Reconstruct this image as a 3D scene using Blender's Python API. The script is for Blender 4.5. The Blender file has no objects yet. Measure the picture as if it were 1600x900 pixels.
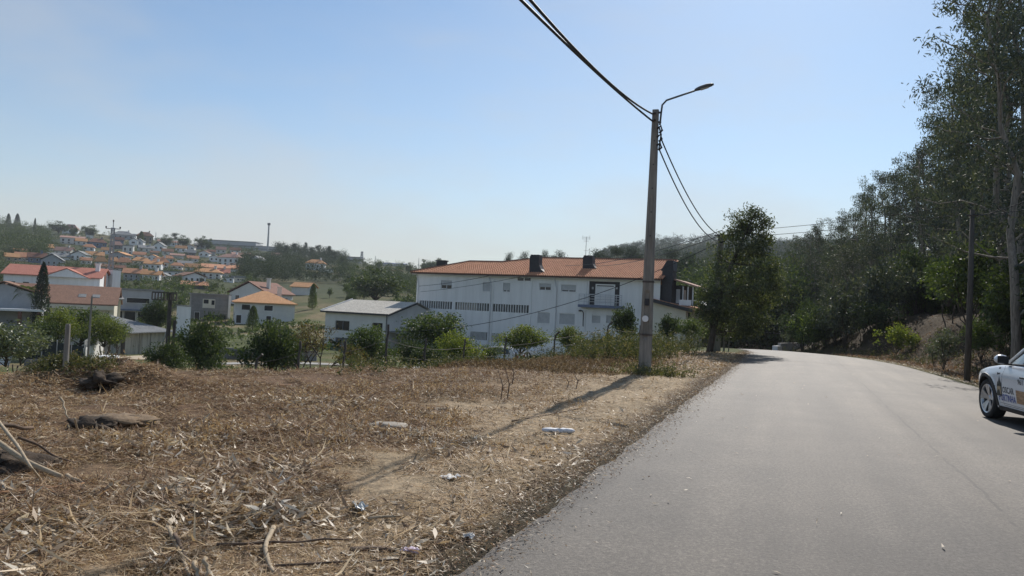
import bpy, bmesh, math, random
import numpy as np
from mathutils import Vector, Matrix
S = bpy.context.scene
COL = S.collection
R = math.radians
# ------------------------------------------------------------------ camera
FPX = 1180.0                      # focal length in photo pixels (1600 wide)
EYE = np.array([0.0, 0.0, 1.6])
PITCH, ROLL = R(1.46), R(2.72)
_F = np.array([0, math.cos(PITCH), math.sin(PITCH)])
_U0 = np.array([0, -math.sin(PITCH), math.cos(PITCH)])
_R0 = np.array([1.0, 0, 0])
_RI = math.cos(ROLL)*_R0 + math.sin(ROLL)*_U0
_UP = -math.sin(ROLL)*_R0 + math.cos(ROLL)*_U0
cd = bpy.data.cameras.new('camera'); cam = bpy.data.objects.new('camera', cd); COL.objects.link(cam)
cd.sensor_width = 36; cd.lens = 36*FPX/1600; cd.clip_start = 0.05; cd.clip_end = 9000
cam.matrix_world = Matrix(((_RI[0], _UP[0], -_F[0], EYE[0]), (_RI[1], _UP[1], -_F[1], EYE[1]), (_RI[2], _UP[2], -_F[2], EYE[2]), (0, 0, 0, 1)))
S.camera = cam
# ------------------------------------------------------------------ sun, sky, exposure
SUN_EL, SUN_AZ = R(39), R(20)
w = bpy.data.worlds.new('World'); S.world = w; w.use_nodes = True
nt = w.node_tree; bg = nt.nodes['Background']
sky = nt.nodes.new('ShaderNodeTexSky'); sky.sky_type = 'NISHITA'; sky.sun_disc = False
sky.sun_elevation = SUN_EL; sky.sun_rotation = SUN_AZ
sky.air_density = 1.0; sky.dust_density = 0.35; sky.ozone_density = 1.2; sky.altitude = 100
# thin smoke: a pale band low over the horizon and faint wide veils higher up
tcw = nt.nodes.new('ShaderNodeTexCoord'); sepw = nt.nodes.new('ShaderNodeSeparateXYZ'); nt.links.new(tcw.outputs['Generated'], sepw.inputs[0])
mpw = nt.nodes.new('ShaderNodeMapping'); mpw.inputs['Scale'].default_value = (1.2, 1.2, 3.4); mpw.inputs['Rotation'].default_value = (.25, .3, 0); nt.links.new(tcw.outputs['Generated'], mpw.inputs[0])
nzw = nt.nodes.new('ShaderNodeTexNoise'); nzw.inputs['Scale'].default_value = 1.6; nzw.inputs['Detail'].default_value = 4; nzw.inputs['Roughness'].default_value = .6; nt.links.new(mpw.outputs[0], nzw.inputs['Vector'])
def rampw(fac, stops):
    r = nt.nodes.new('ShaderNodeValToRGB'); e = r.color_ramp.elements
    while len(e) < len(stops): e.new(.5)
    for k, (p_, v) in enumerate(stops): e[k].position = p_; e[k].color = (v, v, v, 1)
    nt.links.new(fac, r.inputs[0]); return r.outputs[0]
def mathw(op, a, b_):
    n = nt.nodes.new('ShaderNodeMath'); n.operation = op; n.use_clamp = True
    for q, v in enumerate((a, b_)):
        if isinstance(v, (int, float)): n.inputs[q].default_value = v
        else: nt.links.new(v, n.inputs[q])
    return n.outputs[0]
bandw = rampw(sepw.outputs[2], [(0, .62), (.07, .54), (.13, .27), (.24, .06), (.5, 0)])
veilw = rampw(nzw.outputs[0], [(.40, 0), (.50, .06), (.68, .30)])
facw = mathw('ADD', bandw, veilw)
mxw = nt.nodes.new('ShaderNodeMix'); mxw.data_type = 'RGBA'; nt.links.new(facw, mxw.inputs[0]); 
tnw = nt.nodes.new('ShaderNodeMix'); tnw.data_type = 'RGBA'; tnw.blend_type = 'MULTIPLY'; tnw.inputs[0].default_value = 1; nt.links.new(sky.outputs[0], tnw.inputs[6]); tnw.inputs[7].default_value = (.86, .98, 1.04, 1)
nt.links.new(tnw.outputs[2], mxw.inputs[6]); mxw.inputs[7].default_value = (5.9, 5.75, 5.45, 1)
nt.links.new(mxw.outputs[2], bg.inputs['Color']); bg.inputs['Strength'].default_value = 0.10
sl = bpy.data.lights.new('sun', 'SUN'); sl.energy = 4.2; sl.angle = R(0.53); sl.color = (1.0, 0.94, 0.86)
so = bpy.data.objects.new('sun', sl); COL.objects.link(so)
sdir = Vector((math.sin(SUN_AZ)*math.cos(SUN_EL), math.cos(SUN_AZ)*math.cos(SUN_EL), math.sin(SUN_EL)))
so.rotation_euler = sdir.to_track_quat('Z', 'Y').to_euler(); so.location = (20, 40, 60)
vs = S.view_settings; vs.view_transform = 'Standard'; vs.look = 'None'; vs.exposure = 0.18; vs.gamma = 1; vs.use_curve_mapping = False
S.cycles.max_bounces = 6; S.cycles.diffuse_bounces = 3; S.cycles.glossy_bounces = 2; S.cycles.transmission_bounces = 3; S.cycles.transparent_max_bounces = 6; S.cycles.volume_bounces = 0
S.cycles.use_denoising = True

# ------------------------------------------------------------------ helpers: rays and ground
def smooth(a, b, x):
    t = np.clip((np.asarray(x, float)-a)/(b-a), 0, 1); return t*t*(3-2*t)
def ray(px, py):
    d = _F + (px-800)/FPX*_RI + (450-py)/FPX*_UP
    return d/d[1]
def P(px, py, Y):
    return EYE + ray(px, py)*Y
RD = R(20.5); U_S = np.array([math.sin(RD), math.cos(RD)]); U_T = np.array([math.cos(RD), -math.sin(RD)])
def st(x, y): return x*U_S[0]+y*U_S[1], x*U_T[0]+y*U_T[1]
def xy(s, t): return s*U_S[0]+t*U_T[0], s*U_S[1]+t*U_T[1]
_rs = [-30, -10, 10, 20, 27, 33, 38, 43, 48, 60, 80, 110]
def road_r(s): return np.interp(s, _rs, [5.8, 5.7, 5.5, 5.2, 4.9, 4.5, 3.7, 2.5, 1.2, -2.0, -8, -18])
def road_l(s): return np.interp(s, _rs, [-1.95, -1.95, -1.92, -1.9, -1.9, -1.95, -2.05, -2.25, -2.7, -5.6, -12.5, -24])
def road_z(s):
    d = np.maximum(np.asarray(s, float)-33, 0); z = -0.0012*d*d
    return np.where(d > 30, -0.0012*900-0.072*(d-30), z)
# ground profiles: image column -> (distance, height)
_cols = {
 -300: [(0,0),(11,0),(15,-.6),(25,-2),(45,-3.4),(150,-4.2),(200,4),(300,13),(450,30),(620,56),(900,56),(4000,20)],
 0:   [(0,0),(12.8,.02),(14.5,-.25),(20,-1.2),(30,-2.5),(45,-3.3),(70,-4.1),(150,-4.4),(180,0),(230,6),(300,12),(350,17),(450,27),(620,51),(750,50),(1200,40),(4000,20)],
 100: [(0,0),(13.8,.02),(15.5,-.3),(20,-1.2),(30,-2.5),(45,-3.3),(70,-4.1),(150,-4.4),(180,-1),(230,5),(300,11),(350,15),(450,27),(600,47),(750,46),(1200,40),(4000,20)],
 200: [(0,0),(14.8,.02),(16.5,-.35),(22,-1.4),(40,-3),(70,-4.1),(150,-4),(200,3),(250,7),(300,10.5),(420,22),(580,41.5),(750,40),(1200,36),(4000,20)],
 300: [(0,0),(15.4,0),(17,-.5),(24,-1.9),(40,-3.2),(70,-4),(130,-3.5),(170,0),(220,5),(300,10),(380,17),(500,30),(600,40),(750,40),(1200,36),(4000,20)],
 400: [(0,0),(16,0),(18,-.6),(26,-2.2),(40,-3.1),(70,-3.9),(130,-3.2),(170,-.5),(230,4),(320,11.5),(420,22),(470,28),(560,35),(700,38),(1200,34),(4000,20)],
 500: [(0,0),(17,0),(19,-.6),(27,-2.3),(40,-3.1),(70,-3.8),(130,-2),(190,2),(260,6),(350,14),(560,31),(700,34),(1200,30),(4000,20)],
 600: [(0,0),(17.8,0),(20,-.5),(28,-2.2),(45,-3.2),(70,-3.9),(120,-3),(190,2.5),(250,6),(400,17),(600,30),(800,30),(4000,20)],
 750: [(0,0),(21.3,0),(24,-.5),(32,-1.8),(45,-2.7),(70,-3.6),(110,-3),(200,3),(400,14),(600,26),(800,28),(4000,30)],
 880: [(0,0),(25,0),(28,-.4),(36,-1.3),(50,-2.2),(70,-2.8),(110,-2.5),(200,3),(400,16),(600,30),(1000,60),(4000,60)],
 960: [(0,0),(30,0),(34,-.2),(42,-.9),(55,-1.8),(75,-2.4),(110,-2.2),(200,3),(400,20),(700,55),(1000,84),(1300,84),(4000,70)],
 1050:[(0,0),(30,0),(40,-.2),(50,-.8),(75,-2.2),(110,-2.2),(200,3),(400,22),(700,56),(1000,97),(1300,100),(4000,80)],
 1120:[(0,0),(30,0),(45,-.4),(70,-2),(110,-2),(200,4),(400,24),(700,60),(1080,112),(1400,110),(4000,80)],
 1200:[(0,0),(33,0),(50,-.5),(75,-2.4),(110,-2),(200,5),(400,26),(700,64),(1080,107),(1400,104),(4000,80)],
 1300:[(0,0),(33,0),(50,0),(75,0),(110,2),(200,9),(400,30),(700,68),(1080,108),(1400,104),(4000,80)],
 1450:[(0,0),(20,0),(40,2),(75,5),(110,8),(200,18),(400,36),(700,72),(1080,108),(4000,80)],
 1900:[(0,0),(12,0),(25,2),(75,8),(110,12),(200,22),(400,40),(700,72),(1080,100),(4000,80)],
}
_Yg = np.unique(np.concatenate([np.linspace(0, 60, 121), np.geomspace(60, 4000, 160)]))
_ak = np.array([(k-800)/FPX for k in sorted(_cols)])
_T = np.array([np.interp(_Yg, *zip(*_cols[k])) for k in sorted(_cols)])
def _hash(ix, iy, k=0):
    h = np.sin(ix*127.1+iy*311.7+k*74.7)*43758.5453; return h-np.floor(h)
def vnoise(x, y, k=0):
    ix, iy = np.floor(x), np.floor(y); fx, fy = x-ix, y-iy; fx = fx*fx*(3-2*fx); fy = fy*fy*(3-2*fy)
    return ((_hash(ix,iy,k)*(1-fx)+_hash(ix+1,iy,k)*fx)*(1-fy)+(_hash(ix,iy+1,k)*(1-fx)+_hash(ix+1,iy+1,k)*fx)*fy)
MOUNDS = [(-7.0, 12.6, .95, .8, .30), (-6.0, 12.9, .6, .7, .16), (-4.9, 9.0, .7, .5, .06)]
def ground(x, y, micro=True):
    x = np.asarray(x, float); y = np.asarray(y, float)
    yy = np.clip(y, 3, 3999); a = np.clip(x/yy, _ak[0], _ak[-1]-1e-6)
    i = np.clip(np.searchsorted(_ak, a, side='right')-1, 0, len(_ak)-2); f = (a-_ak[i])/(_ak[i+1]-_ak[i]); f = f*f*(3-2*f)
    j = np.clip(np.searchsorted(_Yg, yy, side='right')-1, 0, len(_Yg)-2); g = (yy-_Yg[j])/(_Yg[j+1]-_Yg[j])
    z = (_T[i,j]*(1-g)+_T[i,j+1]*g)*(1-f)+(_T[i+1,j]*(1-g)+_T[i+1,j+1]*g)*f
    s, t = st(x, y); zr = road_z(s); te, tl = road_r(s), road_l(s)
    d = np.maximum(t-te, 0)
    H = 0.8+1.5*smooth(29, 36, s)*(1-smooth(50, 62, s))
    bank = H*smooth(1.2, 5.2, d)+0.13*np.clip(d-4.5, 0, 40)
    wgt = (1-smooth(56, 86, s))*smooth(-4.2, -1.2, t-tl)
    z = z*(1-wgt)+(zr+bank)*wgt
    inside = np.minimum(t-tl, te-t); on = (s > -28) & (s < 105)
    z = z-np.where(on, 0.07*smooth(0.02, 0.35, inside), 0)-np.where(on, 0.03*smooth(-0.5, 0, inside), 0)
    for mx, my, ra, rb, mh in MOUNDS:
        q = ((x-mx)/ra)**2+((y-my)/rb)**2; z = z+mh*np.exp(-q**1.5)*(.75+.5*vnoise(x*4, y*4, 51))
    if micro:
        field = smooth(0.15, 1.2, tl-t)*(1-smooth(28, 40, np.hypot(x, y)))
        z = z+field*(0.10*(vnoise(x*.8, y*.8)-.5)+0.05*(vnoise(x*3.1, y*3.1, 3)-.5)+.02*(vnoise(x*9, y*9, 5)-.5))
        fd = smooth(0.6, 3, d)*(1-smooth(90, 120, np.hypot(x, y)))
        z = z+fd*(0.5*(vnoise(x*.5, y*.5, 8)-.5)+0.2*(vnoise(x*1.7, y*1.7, 9)-.5))
    return z
def gz(x, y): return float(ground(x, y))
def G(px, py, y0=2.0, y1=2500.0):                # where a sight line meets the ground
    d = ray(px, py); Y = np.geomspace(y0, y1, 3000)
    dz = EYE[2]+d[2]*Y-ground(d[0]*Y, Y, False)
    k = np.nonzero(dz <= 0)[0]
    if len(k) == 0: k = [len(Y)-1]
    k = max(int(k[0]), 1); f = dz[k-1]/(dz[k-1]-dz[k]+1e-9); Yh = Y[k-1]+(Y[k]-Y[k-1])*f
    return np.array([d[0]*Yh, Yh, gz(d[0]*Yh, Yh)])
def at(px, Y, py=500):                            # ground point under a column at a distance
    x = ray(px, py)[0]*Y; return np.array([x, Y, gz(x, Y)])
# ------------------------------------------------------------------ helpers: meshes and objects
def mesh_np(name, V, F4=None, F3=None, mat=None, smooth_=False):
    V = np.asarray(V, np.float32).reshape(-1, 3); me = bpy.data.meshes.new(name)
    F4 = np.zeros((0,4), np.int32) if F4 is None else np.asarray(F4, np.int32).reshape(-1, 4)
    F3 = np.zeros((0,3), np.int32) if F3 is None else np.asarray(F3, np.int32).reshape(-1, 3)
    me.vertices.add(len(V)); me.vertices.foreach_set('co', V.ravel())
    n4, n3 = len(F4), len(F3); me.loops.add(n4*4+n3*3); me.polygons.add(n4+n3)
    me.loops.foreach_set('vertex_index', np.concatenate([F4.ravel(), F3.ravel()]).astype(np.int32))
    me.polygons.foreach_set('loop_start', np.concatenate([np.arange(n4)*4, n4*4+np.arange(n3)*3]).astype(np.int32))
    if mat: me.materials.append(mat)
    me.update(); me.validate(); me.polygons.foreach_set('use_smooth', np.full(len(me.polygons), bool(smooth_))); return me
def link(name, me, parent=None, loc=None, rz=0):
    o = bpy.data.objects.new(name, me); COL.objects.link(o)
    if parent is not None: o.parent = parent
    if loc is not None: o.location = [float(v) for v in loc]
    if rz: o.rotation_euler[2] = rz
    return o
def tag(o, label=None, cat=None, group=None, kind=None):
    if label: o['label'] = label
    if cat: o['category'] = cat
    if group: o['group'] = group
    if kind: o['kind'] = kind
    return o
def thing(name, label, cat, loc, rz=0, group=None):
    o = link(name, None, None, loc, rz); o.empty_display_size = .2
    return tag(o, label, cat, group)
KIDS = {}
def copy_tree(o, parent=None):
    c = o.copy(); COL.objects.link(c)
    if parent is not None: c.parent = parent
    for ch in list(o.children): copy_tree(ch, c)
    return c
class MB:
    def __init__(s): s.V = []; s.Q = []; s.T = []; s.n = 0
    def add(s, V, Q=None, T=None):
        V = np.asarray(V, float).reshape(-1, 3)
        if Q is not None and len(Q): s.Q.append(np.asarray(Q, int)+s.n)
        if T is not None and len(T): s.T.append(np.asarray(T, int)+s.n)
        s.V.append(V); s.n += len(V); return s
    def box(s, x0, x1, y0, y1, z0, z1):
        V = [(x,y,z) for z in (z0,z1) for y in (y0,y1) for x in (x0,x1)]
        return s.add(V, [(0,2,3,1),(4,5,7,6),(0,1,5,4),(2,6,7,3),(0,4,6,2),(1,3,7,5)])
    def quad(s, a, b, c, d): return s.add([a,b,c,d], [(0,1,2,3)])
    def tri(s, a, b, c): return s.add([a,b,c], None, [(0,1,2)])
    def slab(s, pts, off):                        # quad or n-gon extruded by a vector
        pts = np.asarray(pts, float); n = len(pts); off = np.asarray(off, float)
        V = np.vstack([pts, pts+off]); Q = [(i,(i+1)%n,n+(i+1)%n,n+i) for i in range(n)]; T = []
        if n == 4: Q += [(3,2,1,0),(4,5,6,7)]
        else: T = [(0,i+1,i) for i in range(1,n-1)]+[(n,n+i,n+i+1) for i in range(1,n-1)]
        return s.add(V, Q, T)
    def tube(s, pts, rad, n=6, cap=True):
        pts = np.asarray(pts, float); m = len(pts); rad = np.broadcast_to(np.asarray(rad, float), (m,))
        tg = np.gradient(pts, axis=0); tg /= np.linalg.norm(tg, axis=1)[:,None]+1e-9
        ref = np.array([0,0,1.]) if abs(tg[:,2]).mean() < .8 else np.array([1.,0,0])
        b = np.cross(tg, ref); b /= np.linalg.norm(b, axis=1)[:,None]+1e-9; c = np.cross(b, tg)
        an = np.arange(n)*2*math.pi/n
        V = pts[:,None,:]+rad[:,None,None]*(np.cos(an)[None,:,None]*b[:,None,:]+np.sin(an)[None,:,None]*c[:,None,:])
        Q = [(i*n+k, i*n+(k+1)%n, (i+1)*n+(k+1)%n, (i+1)*n+k) for i in range(m-1) for k in range(n)]
        T = []
        if cap: T = [(0,k+1,k) for k in range(1,n-1)]+[((m-1)*n,(m-1)*n+k,(m-1)*n+k+1) for k in range(1,n-1)]
        return s.add(V, Q, T)
    def lathe(s, prof, n=16, axis='z', c=(0,0,0)):
        V = []; m = len(prof)
        for k in range(n):
            a = 2*math.pi*k/n
            for r_, h in prof:
                p = (r_*math.cos(a), r_*math.sin(a), h)
                if axis == 'y': p = (p[0], p[2], p[1])
                if axis == 'x': p = (p[2], p[0], p[1])
                V.append((p[0]+c[0], p[1]+c[1], p[2]+c[2]))
        Q = [(k*m+i, ((k+1)%n)*m+i, ((k+1)%n)*m+i+1, k*m+i+1) for k in range(n) for i in range(m-1)]
        return s.add(V, Q)
    def mesh(s, name, mat, smooth_=False):
        return mesh_np(name, np.vstack(s.V), np.vstack(s.Q) if s.Q else None, np.vstack(s.T) if s.T else None, mat, smooth_)
    def build(s, name, mat, parent=None, smooth_=False, loc=None, rz=0):
        return link(name, s.mesh(name, mat, smooth_), parent, loc, rz)
# ------------------------------------------------------------------ helpers: materials
def _nodes(name):
    m = bpy.data.materials.new(name); m.use_nodes = True; t = m.node_tree
    return m, t, t.nodes['Principled BSDF']
def ramp(t, fac, stops):
    r = t.nodes.new('ShaderNodeValToRGB'); e = r.color_ramp.elements
    while len(e) < len(stops): e.new(.5)
    for k, (p, c) in enumerate(stops): e[k].position = p; e[k].color = (*c, 1)
    t.links.new(fac, r.inputs[0]); return r.outputs[0]
def noise(t, scale, detail=4, rough=.6, coord='Object', vec=None):
    n = t.nodes.new('ShaderNodeTexNoise'); n.inputs['Scale'].default_value = scale; n.inputs['Detail'].default_value = detail; n.inputs['Roughness'].default_value = rough
    if vec is None: tc = t.nodes.new('ShaderNodeTexCoord'); vec = tc.outputs[coord]
    t.links.new(vec, n.inputs['Vector']); return n.outputs[0]
def mixc(t, fac, a, b, mode='MIX'):
    m = t.nodes.new('ShaderNodeMix'); m.data_type = 'RGBA'; m.blend_type = mode
    for i, v in ((0, fac), (6, a), (7, b)):
        if isinstance(v, (int, float)): m.inputs[i].default_value = v
        elif isinstance(v, tuple): m.inputs[i].default_value = (*v, 1)
        else: t.links.new(v, m.inputs[i])
    return m.outputs[2]
def bump(t, b, h, strength=.4, dist=.02):
    n = t.nodes.new('ShaderNodeBump'); n.inputs['Strength'].default_value = strength; n.inputs['Distance'].default_value = dist
    t.links.new(h, n.inputs['Height']); t.links.new(n.outputs[0], b.inputs['Normal'])
def M(name, c1, c2=None, scale=3.0, rough=.8, metal=0, bmp=0, lo=.35, hi=.65, streak=None, spec=.5):
    m, t, b = _nodes(name); b.inputs['Roughness'].default_value = rough; b.inputs['Metallic'].default_value = metal; b.inputs['Specular IOR Level'].default_value = spec
    if c2 is None: b.inputs['Base Color'].default_value = (*c1, 1); return m
    vec = None
    if streak:
        tc = t.nodes.new('ShaderNodeTexCoord'); mp = t.nodes.new('ShaderNodeMapping'); mp.inputs['Scale'].default_value = streak
        t.links.new(tc.outputs['Object'], mp.inputs[0]); vec = mp.outputs[0]
    f = noise(t, scale, 6, .65, vec=vec); t.links.new(ramp(t, f, [(lo, c1), (hi, c2)]), b.inputs['Base Color'])
    if bmp: bump(t, b, f, bmp, .02)
    return m
def leafmat(name, stops, trans=.35, gloss=.06, hueobj=.12, grough=.45, tint=(1.2, 1.25, .65)):
    m = bpy.data.materials.new(name); m.use_nodes = True; t = m.node_tree; t.nodes.clear()
    g = t.nodes.new('ShaderNodeNewGeometry'); oi = t.nodes.new('ShaderNodeObjectInfo')
    c = ramp(t, g.outputs['Random Per Island'], stops)
    c = mixc(t, 1.0, c, ramp(t, oi.outputs['Random'], [(0, (1-hueobj,)*3), (1, (1+hueobj, 1+hueobj, 1-hueobj))]), 'MULTIPLY')
    d = t.nodes.new('ShaderNodeBsdfDiffuse'); tr = t.nodes.new('ShaderNodeBsdfTranslucent'); gl = t.nodes.new('ShaderNodeBsdfGlossy'); gl.inputs['Roughness'].default_value = grough
    t.links.new(c, d.inputs[0]); t.links.new(mixc(t, 1.0, c, tint, 'MULTIPLY'), tr.inputs[0])
    m1 = t.nodes.new('ShaderNodeMixShader'); m1.inputs[0].default_value = trans; t.links.new(d.outputs[0], m1.inputs[1]); t.links.new(tr.outputs[0], m1.inputs[2])
    m2 = t.nodes.new('ShaderNodeMixShader'); m2.inputs[0].default_value = gloss; t.links.new(m1.outputs[0], m2.inputs[1]); t.links.new(gl.outputs[0], m2.inputs[2])
    o = t.nodes.new('ShaderNodeOutputMaterial'); t.links.new(m2.outputs[0], o.inputs[0]); return m
# ================================================================== GROUND, ROAD, PATHS
rng = np.random.default_rng(11)
random.seed(5)
def ground_mesh():
    az = np.unique(np.concatenate([np.radians(np.arange(-42, 44.01, .22)), np.radians(np.linspace(44, 318, 90))]))
    az = az[az < math.radians(317.9)]
    rr = [0.6]
    while rr[-1] < 1650: rr.append(rr[-1]*(1.016 if rr[-1] < 45 else 1.035)+.01)
    rr = np.array(rr); na, nr = len(az), len(rr)
    A, RR = np.meshgrid(az, rr); X = (RR*np.sin(A)).ravel(); Y = (RR*np.cos(A)).ravel(); Z = ground(X, Y)
    V = np.stack([X, Y, Z], 1); V = np.vstack([V, [[0, 0, gz(0, .01)]]])
    i = np.arange(nr-1)[:,None]*na; k = np.arange(na)[None,:]; k2 = (k+1) % na
    Q = np.stack([i+k, i+k2, i+na+k2, i+na+k], -1).reshape(-1, 4)[:, ::-1]
    c = len(V)-1; T = np.array([(c, (j+1) % na, j) for j in range(na)])
    return V, Q, T
GV, GQ, GT = ground_mesh()
X, Y, Z = GV.T; s_, t_ = st(X, Y); r_ = np.hypot(X, Y)
tl, te = road_l(s_), road_r(s_)
def cmix(a, b, f): return a*(1-f[:,None])+np.array(b)[None,:]*f[:,None]
hill = np.tile(np.array([.055, .068, .028]), (len(X), 1))
pn = vnoise(X/26, Y/26, 2)*.6+vnoise(X/9, Y/9, 4)*.4
hill = cmix(hill, (.13, .115, .058), smooth(.55, .72, pn)); hill = cmix(hill, (.035, .05, .022), 1-smooth(.25, .42, pn))
val = np.tile(np.array([.085, .10, .035]), (len(X), 1)); val = cmix(val, (.20, .16, .09), smooth(.5, .75, vnoise(X/5, Y/5, 6)))
c = val*(1-smooth(140, 220, r_))[:,None]+hill*smooth(140, 220, r_)[:,None]
weeds = smooth(-.12, -.5, -0.0+ground(X, Y, False))*0
slope = (1-smooth(24, 40, Y))
c = cmix(c, (.075, .08, .03), slope)
edge = np.interp(X/np.maximum(Y, 3), _ak, [10.5, 12.3, 13.3, 14.3, 15, 15.8, 16.8, 17.6, 21.2, 25, 29, 31, 32, 33, 33, 20, 12])
fieldm = (1-smooth(edge-.2, edge+1.3, Y+1.2*(vnoise(X*.9, Y*.9, 1)-.5)))*smooth(0, .3, tl-t_)
c = cmix(c, (.195, .132, .082), fieldm)
c = cmix(c, (.085, .05, .03), fieldm*smooth(.55, .75, vnoise(X*.45+3, Y*.45, 7)*.7+.3*vnoise(X*2, Y*2, 9))*.5)
band_ = fieldm*smooth(8.5, 12.5, r_+2.5*(vnoise(X*.5, Y*.5, 17)-.5))*smooth(-8, -3.5, X)*smooth(3.2, 5.5, tl-t_+1.5*(vnoise(X*.8, Y*.8, 18)-.5))
c = cmix(c, (.15, .092, .057), band_*.8)
sand = fieldm*(1-smooth(1.9, 5.8, (tl-t_)/np.clip(.25+s_/14, .35, 1)+1.6*(vnoise(X*.6, Y*.6, 12)-.5)))
c = cmix(c, (.40, .315, .215), sand*.9)
grav = smooth(19, 24, s_)*(1-smooth(34, 37, s_))*(1-smooth(2.6, 3.6, tl-t_))*smooth(0, .1, tl-t_)
c = cmix(c, (.24, .19, .14), grav)
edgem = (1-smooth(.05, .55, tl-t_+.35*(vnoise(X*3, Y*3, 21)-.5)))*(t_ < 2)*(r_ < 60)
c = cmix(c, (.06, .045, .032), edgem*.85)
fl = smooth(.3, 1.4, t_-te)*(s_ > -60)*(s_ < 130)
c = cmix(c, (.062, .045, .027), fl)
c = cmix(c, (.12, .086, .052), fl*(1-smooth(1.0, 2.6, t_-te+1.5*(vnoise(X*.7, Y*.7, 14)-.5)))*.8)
mg, t, b = _nodes('earth_and_grass'); b.inputs['Roughness'].default_value = .95; b.inputs['Specular IOR Level'].default_value = .15
at_ = t.nodes.new('ShaderNodeAttribute'); at_.attribute_name = 'albedo'
n1 = noise(t, 9, 8, .75); n2 = noise(t, .6, 5, .6)
f1 = ramp(t, n1, [(.3, (.45, .45, .45)), (.5, (.95, .95, .95)), (.72, (1.7, 1.65, 1.55))])
f2 = ramp(t, n2, [(.3, (.75, .75, .72)), (.7, (1.2, 1.18, 1.15))])
t.links.new(mixc(t, 1, mixc(t, 1, at_.outputs['Color'], f1, 'MULTIPLY'), f2, 'MULTIPLY'), b.inputs['Base Color']); bump(t, b, n1, .9, .04)
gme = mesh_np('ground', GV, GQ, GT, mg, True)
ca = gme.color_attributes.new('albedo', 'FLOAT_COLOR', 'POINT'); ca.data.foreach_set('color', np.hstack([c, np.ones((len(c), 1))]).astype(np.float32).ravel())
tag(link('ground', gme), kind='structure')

# ---- asphalt road
sg = np.concatenate([np.arange(-28, 0, .4), np.arange(0, 24, .07), np.arange(24, 60, .22), np.arange(60, 104, .6)]); nu = 31; ug = np.linspace(0, 1, nu)
SG, UG = np.meshgrid(sg, ug, indexing='ij')
e = .16*(vnoise(sg*1.3, sg*0+2.5, 1)-.5)+.10*(vnoise(sg*4.1, sg*0+7.5, 2)-.5)+.06*(vnoise(sg*9.3, sg*0+1.5, 4)-.5)
e2 = .14*(vnoise(sg*1.1, sg*0+12.5, 1)-.5)+.09*(vnoise(sg*4.7, sg*0+17.5, 2)-.5)
TG = (road_l(sg)+e)[:,None]*(1-UG)+(road_r(sg)+e2)[:,None]*UG
RZ = road_z(SG)+.045*(1-(2*UG-1)**2)-.008
RZ[:, 0] -= .05; RZ[:, -1] -= .05
RX, RY = xy(SG, TG); RVt = np.stack([RX, RY, RZ], -1).reshape(-1, 3)
i = np.arange(len(sg)-1)[:,None]*nu; k = np.arange(nu-1)[None,:]
RQ = np.stack([i+k, i+k+1, i+nu+k+1, i+nu+k], -1).reshape(-1, 4)
ma, t, b = _nodes('worn_asphalt')
at2 = t.nodes.new('ShaderNodeAttribute'); at2.attribute_name = 'st'
sx = t.nodes.new('ShaderNodeSeparateXYZ'); t.links.new(at2.outputs['Vector'], sx.inputs[0])
def mnode(op, a, b_=None):
    n = t.nodes.new('ShaderNodeMath'); n.operation = op
    for q, v in enumerate((a, b_)):
        if v is None: continue
        if isinstance(v, (int, float)): n.inputs[q].default_value = v
        else: t.links.new(v, n.inputs[q])
    return n.outputs[0]
grain = noise(t, 34, 6, .9); mott = noise(t, 1.1, 6, .65)
mp = t.nodes.new('ShaderNodeMapping'); mp.inputs['Scale'].default_value = (1.6, .1, 1); t.links.new(at2.outputs['Vector'], mp.inputs[0])
lanes = noise(t, 1.0, 3, .5, vec=mp.outputs[0])
cc = ramp(t, grain, [(.28, (.028, .025, .022)), (.5, (.106, .093, .079)), (.62, (.196, .174, .149)), (.76, (.42, .39, .35))])
cc = mixc(t, 1, cc, ramp(t, mott, [(.3, (.84, .84, .84)), (.7, (1.13, 1.12, 1.1))]), 'MULTIPLY')
cc = mixc(t, 1, cc, ramp(t, lanes, [(.35, (.80, .80, .81)), (.62, (1.16, 1.15, 1.13))]), 'MULTIPLY')
trk = ramp(t, mnode('MULTIPLY', mnode('ADD', sx.outputs[0], 3.0), .1), [(.12, (1, 1, 1)), (.20, (.86, .86, .86)), (.27, (1.02, 1.01, 1)), (.36, (.84, .84, .85)), (.45, (1.0, .99, .98)), (.56, (1.1, 1.09, 1.07)), (.70, (.95, .95, .95)), (.85, (1.08, 1.07, 1.05))])
cc = mixc(t, 1, cc, trk, 'MULTIPLY')
ptc = noise(t, .32, 3, .45); cc = mixc(t, 1, cc, ramp(t, ptc, [(.40, (.88, .88, .89)), (.46, (1, 1, 1)), (.60, (1.04, 1.03, 1.02))]), 'MULTIPLY')
wob = mnode('MULTIPLY', mnode('SUBTRACT', noise(t, .9, 5, .6), .5), .22)
dj = mnode('ABSOLUTE', mnode('SUBTRACT', mnode('ADD', sx.outputs[0], wob), 1.75))
jm = mnode('MULTIPLY', mnode('LESS_THAN', dj, .016), mnode('GREATER_THAN', mott, .45))
cc = mixc(t, mnode('MULTIPLY', jm, .5), cc, (.03, .028, .026))
soft = ramp(t, dj, [(0, (.84, .83, .82)), (.35, (1, 1, 1))]); cc = mixc(t, 1, cc, soft, 'MULTIPLY')
t.links.new(cc, b.inputs['Base Color']); b.inputs['Roughness'].default_value = .72; b.inputs['Specular IOR Level'].default_value = .45; bump(t, b, grain, .7, .01)
rme = mesh_np('road', RVt, RQ, None, ma, True)
aa = rme.attributes.new('st', 'FLOAT_VECTOR', 'POINT'); aa.data.foreach_set('vector', np.stack([TG, SG, 0*SG], -1).astype(np.float32).ravel())
tag(link('road', rme), kind='structure')

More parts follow.
